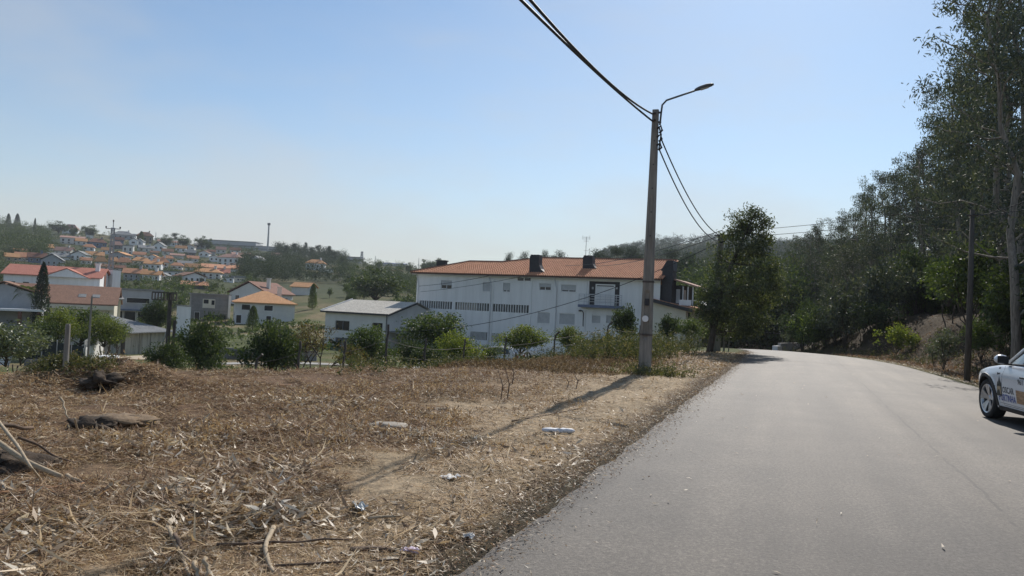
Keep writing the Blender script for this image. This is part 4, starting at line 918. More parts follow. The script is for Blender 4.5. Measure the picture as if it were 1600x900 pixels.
py_ = thing('lattice_pylon', 'tall grey lattice power pylon rising from a white transformer kiosk', 'pylon', g, R(10))
lattice(py_, zt-1.2, .5, .25, 14, m_steel, .05); MB().tube([(-1.35,0,zt-1.4),(1.35,0,zt-1.4)], .07, 4).tube([(0,0,zt-1.4),(0,0,zt)], .09, 5).build('crossarm', m_steel, py_)
for sx in (-1.3, 1.3, 0): MB().lathe([(0,0),(.14,.0),(.14,.35),(0,.35)], 8, 'z', (sx, 0, zt-1.3 if sx else zt)).build('insulator', m_rust, py_)
g = at(171, 148); kb = thing('transformer_kiosk', 'white transformer kiosk at the foot of the lattice pylon', 'kiosk', (g[0]+.2,g[1]-1,g[2]), R(-34)); zt = P(171,422,148)[2]-g[2]
MB().box(-.8,.8,0,1.6,-1,zt).build('wall', m_white, kb); MB().box(-.86,.86,-.06,1.66,zt+.003,zt+.12).build('roof', m_groof, kb); MB().box(-.3,.3,-.03,-.003,.2,1.9).build('door', m_dgrey, kb)
for k, (px, y0, y1, Y, lab) in enumerate(((418, 352, 392, 540, 'tall grey floodlight mast standing alone on the left hill ridge'), (565, 393, 408, 640, 'small lattice tower on the ridge above the dark wood'), (586, 400, 412, 640, 'thin ridge mast left of the blue hall'), (654, 403, 415, 640, 'thin ridge mast behind the left end of the white building'), (1052, 364, 378, 1040, 'thin mast on the wooded hill right of the lamp pole'), (243, 363, 376, 585, 'thin mast on the ridge between the dark pines'))):
    d = ray(px, y1); z1 = (EYE+ray(px+1.5, y0)*Y)[2]; x = d[0]*Y; zg = gz(x, Y)
    tm = thing('mast', lab, 'mast', (x, Y, zg)); H = z1-zg
    if k == 1: lattice(tm, H, 1.3, .6, 6, m_steel, .18)
    else: MB().tube([(0,0,-1),(0,0,H)], [.75 if k == 0 else .28, .5 if k == 0 else .2], 6).build('shaft', m_steel, tm)
    if k == 0: MB().box(-.9,.9,-.6,.6,H,H+1.6).build('head', m_dgrey, tm)
def hall(lab, px0, px1, yt, yb, Y, wm, rm, skew=0.0, rise=1.2, dp=30):
    xm = (px0+px1)/2; d = ray(xm, yb); l = np.array([d[0]*Y, Y, (EYE+d*Y)[2]]); w_ = (px1-px0)*Y/FPX; h = (yb-yt)*Y/FPX
    t = thing('industrial_hall', lab, 'warehouse', l, -math.atan2(l[0], l[1])+R(skew))
    MB().box(-w_/2,w_/2,0,dp,-14,h).build('wall', wm, t); MB().slab([(-w_/2-.5,-.5,h+.05),(w_/2+.5,-.5,h+.05),(w_/2+.5,dp,h+rise),(-w_/2-.5,dp,h+rise)], (0,0,.6)).build('roof', rm, t)
    MB().box(-w_/2,w_/2,-.3,-.02,h*.45,h*.6).build('band', m_dgrey, t)
hall('long pale grey industrial hall on top of the left hill', 322, 398, 377, 390, 690, m_greyw, m_dgrey, -14)
hall('pale grey hall extending right along the ridge behind the floodlight mast', 398, 440, 386, 394, 680, m_greyw, m_groof, -10, .8)
hall('long grey hall on the ridge right of the dark pines', 530, 562, 402, 411, 640, m_greyw, m_dgrey, -8)
hall('long hall with a blue roof on the ridge beyond the big dark tree', 594, 632, 413, 420, 640, m_greyw, M('blue_sheet', (.03,.06,.16), (.05,.09,.21), .3, .6), -6, 2.2)
# ================================================================== HOUSES ON THE HILLSIDE
RF = dict(o=m_orange, t=m_terra, p=m_pink, b=m_brown, g=m_groof, d=m_dbrown, r=m_red); WM = dict(w=m_white, o=m_offw, c=m_cream, g=m_greyw, d=m_dgrey, b=m_blue, l=m_olive, t=m_tan)
hl = [  # px, base y, width px, wall px, roof px, kind, wall, roof, yaw, label
 (19,409,15,6,4,'gx','t','o',10,'ochre cottage with orange roof left of the brown roofed terrace on the hill'),
 (36,408,17,5,5,'gx','o','t',6,'low terracotta roofed cottage above the red roofed house on the left'),
 (58,411,20,7,5,'gx','b','d',4,'bluish house with dark brown roof beside the large grey gable'),
 (80,416,25,8,9,'gy','g','g',-8,'large plain grey gable fronted barn above the red roof'),
 (92,406,27,4,4,'gx','o','g',0,'long grey roofed outhouse behind the grey gabled barn'),
 (73,392,17,4,4,'gx','c','o',18,'small house with orange roof below the dark wood on the hillside'),
 (97,399,21,6,4,'gx','o','p',-25,'pale house with pink roof and dark windows in the left hillside group'),
 (121,407,18,8,5,'gy','w','g',-20,'white gabled house with grey roof right of the pink roofed house'),
 (112,381,28,8,2,'gx','o','p',-10,'long cream house with a sunlit white end high on the left hillside'),
 (109,365,18,6,5,'hip','w','p',-12,'white ridge top house between two dark round trees'),
 (152,387,22,7,4,'hip','b','d',5,'dark blue house with hipped roof left of the pylon'),
 (148,404,21,4,4,'gx','c','o',0,'low house with long orange roof just left of the pylon'),
 (157,416,14,6,5,'hip','o','o',0,'white cottage with orange hipped roof left of the pylon foot'),
 (192,374,26,6,4,'hip','g','g',0,'wide grey roofed house at the ridge right of the pylon top'),
 (193,374,9,4,2,'gx','w','g',-12,'small bright white annex below the grey ridge house'),
 (208,383,11,6,4,'gy','w','g',-16,'left one of two white gabled twin houses on the upper slope'),
 (217,383,10,5,4,'gy','w','g',-16,'right one of two white gabled twin houses on the upper slope'),
 (186,381,11,5,3,'gx','b','d',0,'dark blue gabled house under the ridge right of the pylon'),
 (226,380,20,10,4,'hip','l','b',0,'olive brown block standing on the ridge before the dark pines'),
 (181,389,17,5,4,'hip','d','p',0,'dark low house with pinkish roof right of the pylon'),
 (199,397,13,11,1,'flat','o','g',-14,'square two storey off white house with a flat roof on the slope'),
 (229,395,19,6,3,'gx','o','g',10,'whitish house with grey roof right of the square flat roofed house'),
 (247,392,13,7,5,'gy','w','g',-18,'white gabled house in the middle of the crowded upper slope'),
 (254,382,12,4,2,'gx','o','p',0,'small pinkish roofed house just below the ridge pines'),
 (271,385,18,5,2,'gx','w','p',-12,'bright white long house below the ridge pines'),
 (262,399,13,5,3,'gx','o','b',6,'small house with brown roof in the crowded middle slope'),
 (183,407,20,8,4,'gy','g','o',-24,'blue grey gabled house with orange roof right of the pylon'),
 (176,414,16,5,4,'hip','c','o',0,'left one of two joined cottages with orange pink roofs'),
 (194,416,17,5,5,'hip','c','t',0,'right one of two joined cottages with orange pink roofs'),
 (221,415,22,6,4,'hip','o','o',5,'house with wide orange roof above the clipped green hedge'),
 (238,421,21,7,3,'gx','w','o',-14,'sunlit white house with thin orange roof edge on mid slope'),
 (250,419,20,8,5,'hip','o','t',0,'two storey house with terracotta hipped roof behind the sunlit white house'),
 (209,438,26,9,5,'gx','g','t',-10,'grey walled house with terracotta roof at the foot of the hill'),
 (235,439,22,8,4,'gx','w','o',-16,'white porch house with orange roof at the foot of the hill'),
 (253,437,13,5,4,'gy','w','g',-20,'small white gable behind the dark round tree at hill foot'),
 (304,443,30,9,6,'gy','w','b',22,'white house with brown roof left of the blockwork house'),
 (304,451,31,4,4,'gx','d','t',0,'low dark building with long terracotta awning roof'),
 (315,431,14,4,4,'gx','o','o',0,'cottage with bright orange roof above the brown roofed white house'),
 (313,389,14,5,2,'gx','g','g',0,'grey shed at the left edge of the ridge wood'),
 (289,418,17,5,3,'gx','g','g',8,'grey house with grey roof in the trees of mid slope'),
 (277,404,17,4,2,'gx','o','p',0,'low house with pinkish roof under the upper slope'),
 (356,414,30,10,4,'hip','w','p',-26,'large white two storey house with pinkish hipped roof on the right of the hill village'),
 (334,409,12,6,3,'gy','w','g',-12,'small white gabled house left of the large pinkish roofed house'),
 (398,417,19,8,7,'gy','w','g',-24,'white house with steep grey gable roof beside the dark trees'),
 (416,417,12,5,3,'gx','o','d',0,'small dark roofed house right of the steep grey gable'),
 (344,424,46,4,4,'gx','o','t',2,'very long low house with bright terracotta roof on the lower slope'),
 (324,435,33,8,4,'hip','o','o',-8,'white house with orange hipped roof left of the reddish roofs'),
 (343,431,24,4,4,'gx','o','r',0,'low house with reddish roof under the long terracotta roof'),
 (356,441,14,6,1,'flat','w','g',-6,'small white flat box house above the big gabled house'),
 (372,441,18,6,2,'flat','c','g',0,'cream flat roofed outhouse above the big gabled house'),
 (378,404,25,4,3,'gx','o','p',4,'pale terrace house near the ridge with pink roof'),
 (345,396,12,5,3,'gx','o','p',0,'pinkish house on the ridge under the industrial hall'),
 (492,422,25,9,4,'hip','w','o',-8,'white house with orange hipped roof on the slope right of the dark wood'),
 (510,426,18,4,1,'flat','w','g',0,'white terrace wall house below the orange hipped house on the slope'),
 (620,429,14,4,2,'gx','o','p',0,'small pale house between trees below the blue roofed hall'),
 (270,432,34,6,1,'flat','w','g',-18,'long white greenhouse wall building at the foot of the hill'),
 (140,372,9,4,3,'gx','w','g',0,'tiny white house on the ridge left of the pylon top'),
 (241,401,10,5,2,'gx','g','b',0,'grey little house at the centre of the hill village'),
 (297,401,13,5,3,'gx','d','g',0,'dark grey house at the right of the crowded upper slope'),
 (127,383,13,5,3,'gx','o','o',6,'small house with orange roof just above the long cream house'),
 (30,399,14,5,3,'gx','o','t',-5,'small terracotta roofed house at the foot of the far left wood'),
 (138,392,14,5,3,'hip','w','t',-8,'white house with terracotta hipped roof below the dark blue house'),
 (166,397,12,5,3,'gx','w','o',-10,'white house with orange roof half hidden behind the pylon'),
 (160,423,16,5,3,'gx','o','b',4,'low brown roofed house behind the transformer kiosk'),
 (217,404,14,5,3,'gx','o','t',-8,'house with terracotta roof in the middle of the slope above the wide orange roof'),
 (237,407,12,5,3,'gy','w','o',-15,'small white gabled cottage with orange roof above the sunlit white house'),
 (262,411,15,6,3,'hip','o','t',0,'house with terracotta hipped roof right of the two storey terracotta house'),
 (282,394,13,5,3,'gx','w','o',-8,'white house with orange roof near the bright long house'),
 (296,391,12,5,3,'gy','o','b',-10,'small brown gabled house at the foot of the ridge clump'),
 (301,410,14,5,3,'gx','o','t',0,'low terracotta roofed house right of the grey house in the trees'),
 (318,402,13,6,3,'gy','w','p',-14,'white gabled house with faded pink roof left of the small white gabled one'),
 (330,398,10,4,2,'gx','g','d',0,'little dark roofed house just under the ridge on the right'),
 (367,397,13,5,3,'gx','o','b',-6,'brown roofed house under the long industrial hall'),
 (386,408,11,5,3,'gx','w','t',-12,'small white house with terracotta roof left of the steep grey gable'),
 (300,424,17,5,4,'gx','o','o',-6,'house with orange roof above the greenhouse wall'),
 (276,421,14,5,3,'hip','w','t',-6,'white house with terracotta hipped roof above the greenhouse wall'),
 (183,425,18,5,3,'gx','o','d',3,'dark brown roofed house right of the transformer kiosk'),
 (363,421,12,5,3,'gy','w','d',-14,'white gabled house at the right end of the long terracotta roof'),
 (134,413,13,5,3,'gx','o','t',-4,'terracotta roofed house right of the white gabled house on the left'),
 (206,373,10,4,2,'gx','w','g',-8,'tiny white house at the ridge beside the bright annex'),
 (432,404,12,4,3,'gx','o','p',0,'small pink roofed house under the floodlight mast'),
]
for i, (px, py, wp, hp_, rp, kd, wm, rm, yaw, lab) in enumerate(hl):
    l = G(px, py, 160); k = pm(l)*1.15; w_ = wp*k; h_ = hp_*k; r2 = rp*k; d_ = w_*.62 if kd != 'gy' else w_*1.1
    nw = max(1, min(4, int(wp/6))); ws = []
    if hp_ >= 5 and wm != 'x':
        for j in range(nw):
            a = (j+.32)/nw; ws.append((a, a+.36/nw, h_*.40, h_*.78))
        if hp_ >= 8: ws += [((j+.32)/nw, (j+.68)/nw, h_*.04, h_*.26) for j in range(nw)]
    house(lab, l, w_, d_, h_, kd, r2*(1 if kd == 'gy' else 1.35), WM[wm], RF[rm], yaw, ws, (.75, .5) if (kd in 'gxhip' and wp > 18) else None, group='houses on the left hillside', deep=6)
# ================================================================== VEGETATION
m_bark = M('dark_bark', (.045, .036, .028), (.11, .09, .07), 5, .95, bmp=.5, streak=(5, 5, 1))
m_ebark = M('eucalyptus_bark', (.15, .125, .10), (.34, .30, .25), 3, .9, streak=(6, 6, .5))
L_euc = leafmat('eucalyptus_leaves', [(0, (.026,.036,.025)), (.55, (.052,.068,.043)), (.85, (.095,.11,.068)), (1, (.17,.165,.105))], .34, .07, grough=.45, tint=(1.1, 1.15, .8))
L_dark = leafmat('dark_glossy_leaves', [(0, (.028,.044,.018)), (.6, (.055,.080,.030)), (1, (.11,.138,.05))], .30, .045, grough=.55)
L_mid = leafmat('green_leaves', [(0, (.036,.060,.017)), (.6, (.072,.106,.030)), (1, (.14,.17,.05))], .42, .05)
L_light = leafmat('yellow_green_leaves', [(0, (.062,.092,.02)), (.5, (.12,.155,.034)), (1, (.24,.25,.06))], .48, .04)
L_pine = leafmat('pine_needles', [(0, (.022,.036,.024)), (.6, (.042,.062,.038)), (1, (.075,.098,.052))], .2, .03)
L_brown = leafmat('dry_brown_leaves', [(0, (.10,.07,.03)), (.6, (.17,.12,.05)), (1, (.12,.13,.05))], .35, .03)
L_weed = leafmat('weed_leaves', [(0, (.045,.055,.022)), (.5, (.085,.10,.04)), (.8, (.15,.14,.07)), (1, (.26,.21,.12))], .35, .04)
L_pale = leafmat('pale_grey_green_leaves', [(0, (.06,.08,.05)), (1, (.17,.19,.12))], .3, .08)
def unit(v): return v/(np.linalg.norm(v, axis=-1, keepdims=True)+1e-9)
def kites(C, L, W, axis, rg, flat=.0):
    n = len(C); axis = unit(axis); r = rg.normal(size=(n,3)); r[:,2] += flat; b = unit(np.cross(axis, r)); L = np.broadcast_to(L, n)[:,None]; W = np.broadcast_to(W, n)[:,None]
    nn = np.cross(axis, b)*W*.18
    V = np.stack([C-axis*L*.5, C+b*W*.5+nn-axis*L*.08, C+axis*L*.5, C-b*W*.5+nn-axis*L*.08], 1).reshape(-1, 3)
    return V, np.arange(n*4).reshape(-1, 4)
def nrm(rg, shape): return np.clip(rg.normal(size=shape), -1.6, 1.6)
def clumps(cent, sig, per, rg):
    cent = np.asarray(cent, float); n = len(cent); sig = np.broadcast_to(np.asarray(sig, float), (n,))
    C = np.repeat(cent, per, 0)+nrm(rg, (n*per, 3))*np.repeat(sig, per)[:,None]*np.array([1,1,.8]); return C
def crown_mesh(name, mat, C, L, W, rg, droop=0.0, out=None, flat=0.0):
    n = len(C); ax = rg.normal(size=(n,3))
    if out is not None: ax = ax*.8+unit(C-out)*.9
    ax[:,2] -= droop; Lr = L*rg.uniform(.6, 1.3, n); V, Q = kites(C, Lr, W*rg.uniform(.7, 1.3, n), ax, rg, flat); return mesh_np(name, V, Q, None, mat)
def bend_path(p0, p1, k, rg, n=6):
    f = np.linspace(0, 1, n)[:,None]; d = np.linalg.norm(np.subtract(p1, p0)); q = np.asarray(p0)*(1-f)+np.asarray(p1)*f; o = rg.normal(size=(n,3))*k*d; o[0] = 0; o[-1] = 0; return q+o
class Kind:
    """one tree kind: a trunk mesh (with limbs) and a crown mesh, shared by its copies"""
    def __init__(s, trunk, crown): s.trunk, s.crown = trunk, crown
def eucalyptus(seed, H=13, spread=2.0, base=.30, nl=15, per=74, sig=.34, leaf=.23, wd=.06):
    rg = np.random.default_rng(seed); tp_ = (rg.normal()*.5, rg.normal()*.5, H*.97); T = bend_path((0,0,-.4), tp_, .012, rg, 9)
    m = MB(); m.tube(T, np.linspace(.15*H/13, .03, 9), 7); cs = []; sg = []
    for k in range(nl):
        f = base+(1-base)*((k+rg.uniform(0,.8))/nl); i_ = f*8; j = min(int(i_), 7); p = T[j]*(1-(i_-j))+T[j+1]*(i_-j)
        a = k*2.4+rg.normal()*.4; ln = spread*(1.05-.62*abs(f-.45)*1.2)*rg.uniform(.55, 1.15); el = rg.uniform(.35, .95)
        q = p+np.array([math.cos(a)*ln, math.sin(a)*ln, ln*el*.9]); B = bend_path(p, q, .06, rg, 5); m.tube(B, np.linspace(.045, .012, 5), 4, False)
        for g in (.45, .72, 1.0):
            c_ = p+(q-p)*g; cs += [c_+rg.normal(size=3)*.25-np.array([0,0,.1])]; sg.append(sig*rg.uniform(.7, 1.15))
            if rg.random() < .5: cs += [c_+rg.normal(size=3)*.55-np.array([0,0,.35])]; sg.append(sig*.7)
    cs += [np.array(tp_)+rg.normal(size=3)*.3 for _ in range(3)]; sg += [sig*.8]*3
    C = clumps(cs, sg, per, rg)
    return Kind(m.mesh('trunk', m_ebark, True), crown_mesh('crown', L_euc, C, leaf, wd, rg, 1.1))
def broad(seed, H, Wd, mat, leaf=.11, n=6000, base=.3, stems=1, wd=.6, lump=9, bark=None, droop=.2, trunk_r=.09, fill=.55):
    rg = np.random.default_rng(seed); m = MB(); c0 = np.array([0,0,H*(base+(1-base)*.5)]); rad = np.array([Wd/2, Wd/2, H*(1-base)/2])
    lob = unit(rg.normal(size=(lump, 3)))*rg.uniform(.35, .88, (lump,1)); lob[:,2] = np.abs(lob[:,2])*1.1-.25; lob = np.vstack([lob, [[0,0,0]]])
    for k in range(stems):
        a = 6.28*k/stems+.3; off = .12*Wd*(stems > 1); m.tube(bend_path((off*.4*math.cos(a),off*.4*math.sin(a),-.3), (off*math.cos(a),off*math.sin(a),H*base*1.15), .03, rg, 5), np.linspace(trunk_r, trunk_r*.7, 5), 7)
    for l in lob: m.tube(bend_path((0,0,H*base*1.05), c0+l*rad*.9, .05, rg, 5), np.linspace(trunk_r*.55, .012, 5), 5, False)
    ncl = max(10, n//26); li = rg.integers(0, len(lob), ncl); u = unit(rg.normal(size=(ncl,3)))*(rg.uniform(fill, 1, (ncl,1))**.6)*rg.uniform(.38, .56, (ncl,1))
    cs = c0+(lob[li]*.85+u)*rad; C = clumps(cs, min(Wd, H)*.045+leaf*.35, 26, rg)
    return Kind(m.mesh('trunk', bark or m_bark, True), crown_mesh('crown', mat, C, leaf, leaf*wd, rg, droop, c0))
def conifer(seed, H, Wd, mat, n=3500, leaf=.16, col=.5, base=.04, wd=.4):
    rg = np.random.default_rng(seed); z = H*(base+(1-base)*rg.random(n)**.85); f = (z/H-base)/(1-base); rr = Wd/2*np.clip((1-f)**col, 0, 1)*np.clip(f*9+.45, 0, 1)
    a = rg.random(n)*6.283; r_ = rr*(rg.random(n)**.35)*(1+.16*np.sin(a*5+z*2.2)); C = np.stack([r_*np.cos(a), r_*np.sin(a), z], 1)
    ax = np.stack([np.cos(a)*.5, np.sin(a)*.5, np.full(n, .8)], 1)+rg.normal(size=(n,3))*.4; V, Q = kites(C, leaf*rg.uniform(.7,1.3,n), leaf*wd, ax, rg)
    return Kind(MB().tube([(0,0,-.3),(0,0,H*.5),(0,0,H*.9)], [.03*H*.5, .02*H*.5, .01], 6).mesh('trunk', m_bark, True), mesh_np('crown', V, Q, None, mat))
def pine(seed, H, Wd, n=2600, leaf=.55, flat=.45):
    rg = np.random.default_rng(seed); m = MB(); tp_ = (rg.normal()*.3, rg.normal()*.3, H*.9); T = bend_path((0,0,-.5), tp_, .012, rg, 6); m.tube(T, np.linspace(.03*H*.6, .05, 6), 6); cs = []
    for k in range(16):
        f = rg.uniform(.45, 1); a = rg.random()*6.28; ln = Wd/2*rg.uniform(.4, 1)*(1.15-f*.5); p = np.array(tp_)*f; q = p+np.array([ln*math.cos(a), ln*math.sin(a), H*.06+.5]); m.tube([p, q], [.06, .02], 4, False); cs += [q, (p+q)/2+[0,0,.4]]
    cs += [np.array(tp_)+[0,0,H*.05]]*2; C = clumps(cs, Wd*.095, n//len(cs), rg); C[:,2] = C[:,2]
    return Kind(m.mesh('trunk', m_bark, True), crown_mesh('crown', L_pine, C, leaf, leaf*.3, rg, -.4))
def plant(kind, name, label, cat, loc, sc=1.0, rz=0.0, group=None, tilt=None, sz=None):
    t = thing(name, label, cat, (loc[0], loc[1], loc[2]), rz, group); t.scale = (sc, sc, sc*(sz or 1))
    if tilt: t.rotation_euler[0], t.rotation_euler[1] = tilt
    if kind.trunk: link('trunk', kind.trunk, t)
    link('crown', kind.crown, t); return t
rv = random.Random(4)
# ---- eucalyptus wood on the right
EU = [eucalyptus(100+k, 13+1.2*(k % 3), 1.9+.25*(k % 4), .30+.09*(k % 3)) for k in range(6)]
EUB = [eucalyptus(140+k, 15.5, 2.5, .24, 20, 78, .36, .23, .055) for k in range(3)]
front = [  # image column, distance, top row of the crown, kind
 (1588,24,-70),(1560,29,-60),(1610,31,-120),(1572,36,-40),(1532,40,70),(1545,46,30),(1500,46,125),(1466,52,165),(1490,55,130),(1436,58,230),(1405,62,262),(1438,66,240),(1382,66,268),(1362,72,292),(1390,80,270),
 (1344,78,330),(1322,84,345),(1352,92,300),(1302,88,352),(1285,94,352),(1268,92,365),(1248,98,376),(1232,104,392),(1312,102,335),(1275,108,360),(1630,26,-80),(1655,33,-100),(1415,74,255),(1468,70,180),(1535,62,90)]
FLAB = ["tallest eucalyptus above the white car's bonnet at the right picture edge", 'tall eucalyptus rising just left of the white car', 'eucalyptus behind the white car reaching out of the top of the picture', 'tall eucalyptus directly right of the wooden pole top', 'eucalyptus with an open crown left of the wooden pole top', 'eucalyptus rising right behind the wooden pole', 'eucalyptus whose rounded top stands clear against the sky left of the tallest trees', 'second tree in from the sky side of the tall eucalyptus group', None, 'eucalyptus at the middle step of the falling treetop line', 'eucalyptus on the falling treetop line above the dry bank', None, None, 'eucalyptus above the middle of the dry bank', None, 'eucalyptus low on the falling treetop line near the road bend', None, None, None, None, 'lower eucalyptus near the left end of the roadside wood', None, 'leftmost small eucalyptus of the roadside wood beyond the road bend', None, None, None, None, None, None, None]
for i, (px, Y, yt) in enumerate(front):
    g = at(px, Y); d0 = ray(px, 500); H = (EYE+ray(px, yt)*Y)[2]-g[2]; kd = (EUB if Y < 40 else EU)[i % (3 if Y < 40 else 6)]; h0 = 15.5 if Y < 40 else 13+1.2*((i % 6) % 3); f = H/h0
    o = plant(kd, 'eucalyptus_tree', FLAB[i] or 'slender eucalyptus with drooping grey green leaves in the front row of the roadside wood', 'tree', g, max(.62, min(1.25, f**.7)), i*1.9, 'eucalyptus trees in the front of the roadside wood'); o.scale[2] = f
for i in range(78):
    for _ in range(30):
        s = rv.uniform(30, 120); t = float(road_r(s))+rv.uniform(8, 46); x, y = xy(s, t); a = 800+FPX*x/y
        if y > 25 and 1210 < a < 1720: break
    g = np.array([x, y, gz(x, y)]); yt = float(np.interp(a, [1210,1250,1340,1400,1450,1500,1530,1720], [398,383,334,292,262,230,200,170]))+rv.uniform(22, 130)
    H = max(7, (EYE+ray(a, yt)*y)[2]-g[2]); k = i % 6; f = min(1.5, H/(13+1.2*(k % 3)))
    o = plant(EU[k], 'eucalyptus_tree', 'slender eucalyptus standing deeper inside the roadside wood behind the front row', 'tree', g, max(.75, min(1.3, f)), i*2.3, 'eucalyptus trees deeper in the roadside wood'); o.scale[2] = f
# dark understory filling the foot of the wood
US = [broad(200+k, 2.6, 3.0, [L_dark, L_mid, L_euc][k], .15, 2600, .05, 3, .5, 10, droop=.3, trunk_r=.03) for k in range(3)]
for i in range(84):
    s = rv.uniform(22, 100) if i < 50 else rv.uniform(46, 80); off = rv.uniform(3.4, 12) if i < 50 else rv.uniform(2.2, 7)
    if 31 < s < 46 and off < 9: off += 6; x, y = xy(s, float(road_r(s))+off+(2.4 if s < 30 else 0))
    if y < 17: continue
    g = (x, y, gz(x, y)-.1); plant(US[(0, 0, 1, 2)[i % 4]], 'shrub', ('dark leafy undergrowth shrub beneath the eucalyptus trees','dark leafy undergrowth shrub beneath the eucalyptus trees','green undergrowth shrub beneath the eucalyptus trees','grey green sapling shrub beneath the eucalyptus trees')[i % 4], 'shrub', g, rv.uniform(.7, 1.5)*(1+.25*(off > 6)), i*1.3, 'undergrowth shrubs in the roadside wood', sz=rv.uniform(.8, 1.5))
for i in range(96):
    if i < 30: s = rv.uniform(21.5, 31); off = rv.uniform(2.6, 6.5)
    elif i < 78: s = rv.uniform(27, 60); off = rv.uniform(5.6, 15)
    else: s = rv.uniform(40, 60); off = rv.uniform(1.6, 4)
    x, y = xy(s, float(road_r(s))+off)
    if y < 17 or (31 < s < 46 and off < 9.5): continue
    plant(US[(0, 2, 0, 1)[i % 4]], 'shrub', ('tall dark thicket shrub between the eucalyptus trunks','tall grey green thicket shrub between the eucalyptus trunks','tall dark thicket shrub between the eucalyptus trunks','tall green thicket shrub between the eucalyptus trunks')[i % 4], 'shrub', (x, y, gz(x, y)-.1), rv.uniform(.85, 1.35), i*1.7, 'thicket shrubs between the eucalyptus trunks', sz=rv.uniform(.9, 1.6))
YG = broad(230, 5.2, 3.2, L_mid, .14, 3800, .22, 2, .7, 11, droop=.1, trunk_r=.05)
for px, Y, sc, lab in ((1515,30,1.0,'bright yellow green young tree behind the wooden pole'),(1415,50,.9,'yellow green sapling on the bank in the roadside wood'),(1590,27,.8,'yellow green young tree above the white car'),(1482,36,.7,'small yellow green tree left of the wooden pole'),(1535,25.5,.42,'yellow green bush right of the wooden pole'),(1275,62,.5,'yellow green bush beside the low wall at the road bend')):
    plant(YG, 'young_tree', lab, 'tree', at(px, Y), sc, px, 'yellow green young trees by the wood')
FN = broad(240, 1.7, 1.3, L_pale, .16, 900, .05, 4, .22, 8, droop=.5, trunk_r=.015)
plant(broad(232, 1.8, 2.0, L_light, .11, 1800, .03, 4, .6, 9, trunk_r=.02), 'shrub', 'low yellow green shrub at the foot of the dry bank', 'shrub', at(1402, 37), 1.0, .4)
for px, Y, sc, lab in ((1477,27,1.0,'pale feathery sapling on the verge left of the wooden pole'),(1462,29,.6,'small pale sapling at the verge edge'),(1240,58,1.2,'pale bush hanging over the low wall at the bend')): plant(FN, 'sapling', lab, 'sapling', at(px, Y), sc, px)
# ---- leaning tree on the left verge
rg = np.random.default_rng(77); Yt = 34.5; gb = at(1109, Yt); HT = (EYE+ray(1175, 320)*Yt)[2]-gb[2]; q = Yt/FPX
lt = thing('leaning_tree', 'bushy tree leaning right on the left verge and hiding a concrete pole', 'tree', gb, 0)
tr = np.array([(0,0,-.3),(6*q,0,30*q),(16*q,.05,90*q),(32*q,.1,140*q),(52*q,.1,190*q),(66*q,.1,222*q)]); m = MB().tube(tr, [.17,.14,.12,.09,.05,.02], 8)
cs = []; sg = []
blob = [(66,222,14,6),(48,205,22,16),(70,195,22,14),(38,185,24,14),(60,170,30,18),(88,180,16,8),(30,150,34,18),(62,140,40,22),(90,130,26,14),(10,110,32,16),(45,105,44,24),(82,95,28,14),(0,75,26,14),(35,70,40,20),(70,60,30,14),(100,105,14,6),(20,40,30,10),(55,38,26,9),(-8,45,14,5),(92,50,14,5),(68,215,10,4),(30,215,9,3),(55,200,22,14),(80,205,12,8),(35,165,30,16),(75,158,26,14),(50,120,40,18),(20,125,26,12),(85,112,24,10),(20,92,30,14),(-14,62,20,12),(10,62,26,14),(45,48,30,14),(78,72,26,12),(98,85,16,8),(66,100,30,14),(-6,88,18,10),(100,118,14,8),(35,32,22,8),(70,36,20,8)]
for bx, bz, br, bn in blob:
    c_ = np.array([bx*q, rg.normal()*br*q*.6, bz*q]); k = int(np.argmin(np.abs(tr[:,2]-c_[2]+.4))); m.tube(bend_path(tr[k], c_, .05, rg, 5), [.05,.035,.025,.018,.01], 5, False)
    for _ in range(bn): cs.append(c_+unit(rg.normal(size=3))*br*q*rg.uniform(.2, 1)*np.array([1,.9,.8])); sg.append(.19)
m.build('trunk', m_bark, lt, True); C = clumps(cs, sg, 46, rg); link('crown', crown_mesh('crown', leafmat('acacia_leaves', [(0,(.036,.050,.028)),(.55,(.070,.088,.044)),(.85,(.12,.136,.066)),(1,(.20,.205,.10))], .42, .06), C, .15, .05, rg, .5), lt)
# ---- trees between the field and the buildings
KA = broad(301, 3.2, 2.6, L_dark, .11, 6500, .22, 2, .6, 10, trunk_r=.07); KB = broad(302, 3.0, 2.9, L_dark, .12, 6000, .34, 2, .6, 8, trunk_r=.08); KC = broad(303, 3.6, 3.0, L_mid, .12, 6500, .25, 2, .6, 11, trunk_r=.07)
KD = broad(304, 2.6, 2.4, L_light, .09, 6500, .34, 3, .6, 5, trunk_r=.05, fill=.8); KE = broad(305, 3.4, 2.4, L_mid, .10, 4500, .12, 3, .6, 8, trunk_r=.04)
KH = broad(306, 3.4, 3.4, L_light, .12, 7500, .05, 3, .6, 12, trunk_r=.05); KHh = broad(308, 3.4, 3.4, L_light, .10, 8500, .30, 2, .6, 10, trunk_r=.06); KP = broad(307, 1.6, 1.5, L_pale, .08, 3000, .2, 2, .5, 7, trunk_r=.02)
def tree_px(kd, h0, px, yt, Y, name, lab, cat='tree', wk=1.0, lean=None, group=None):
    if Y >= 440:
        g_ = G(px, yt+21, 150)
        if g_[1] < Y: Y = g_[1]; wk = wk/1.75 if h0 == 9 else wk
    g = at(px, Y); H = (EYE+ray(px, yt)*Y)[2]-g[2]; f = H/h0; o = plant(kd, name, lab, cat, g, f*wk, px*.7, group); o.scale[2] = f; return o
tree_px(KA, 3.2, 318, 489, 24, 'citrus_tree', 'dark leafy citrus tree right of the twin pole at the field edge', wk=.72)
tree_px(KA, 3.2, 264, 528, 21.5, 'shrub', 'dark bush wrapped round the foot of the twin pole', 'shrub', .95)
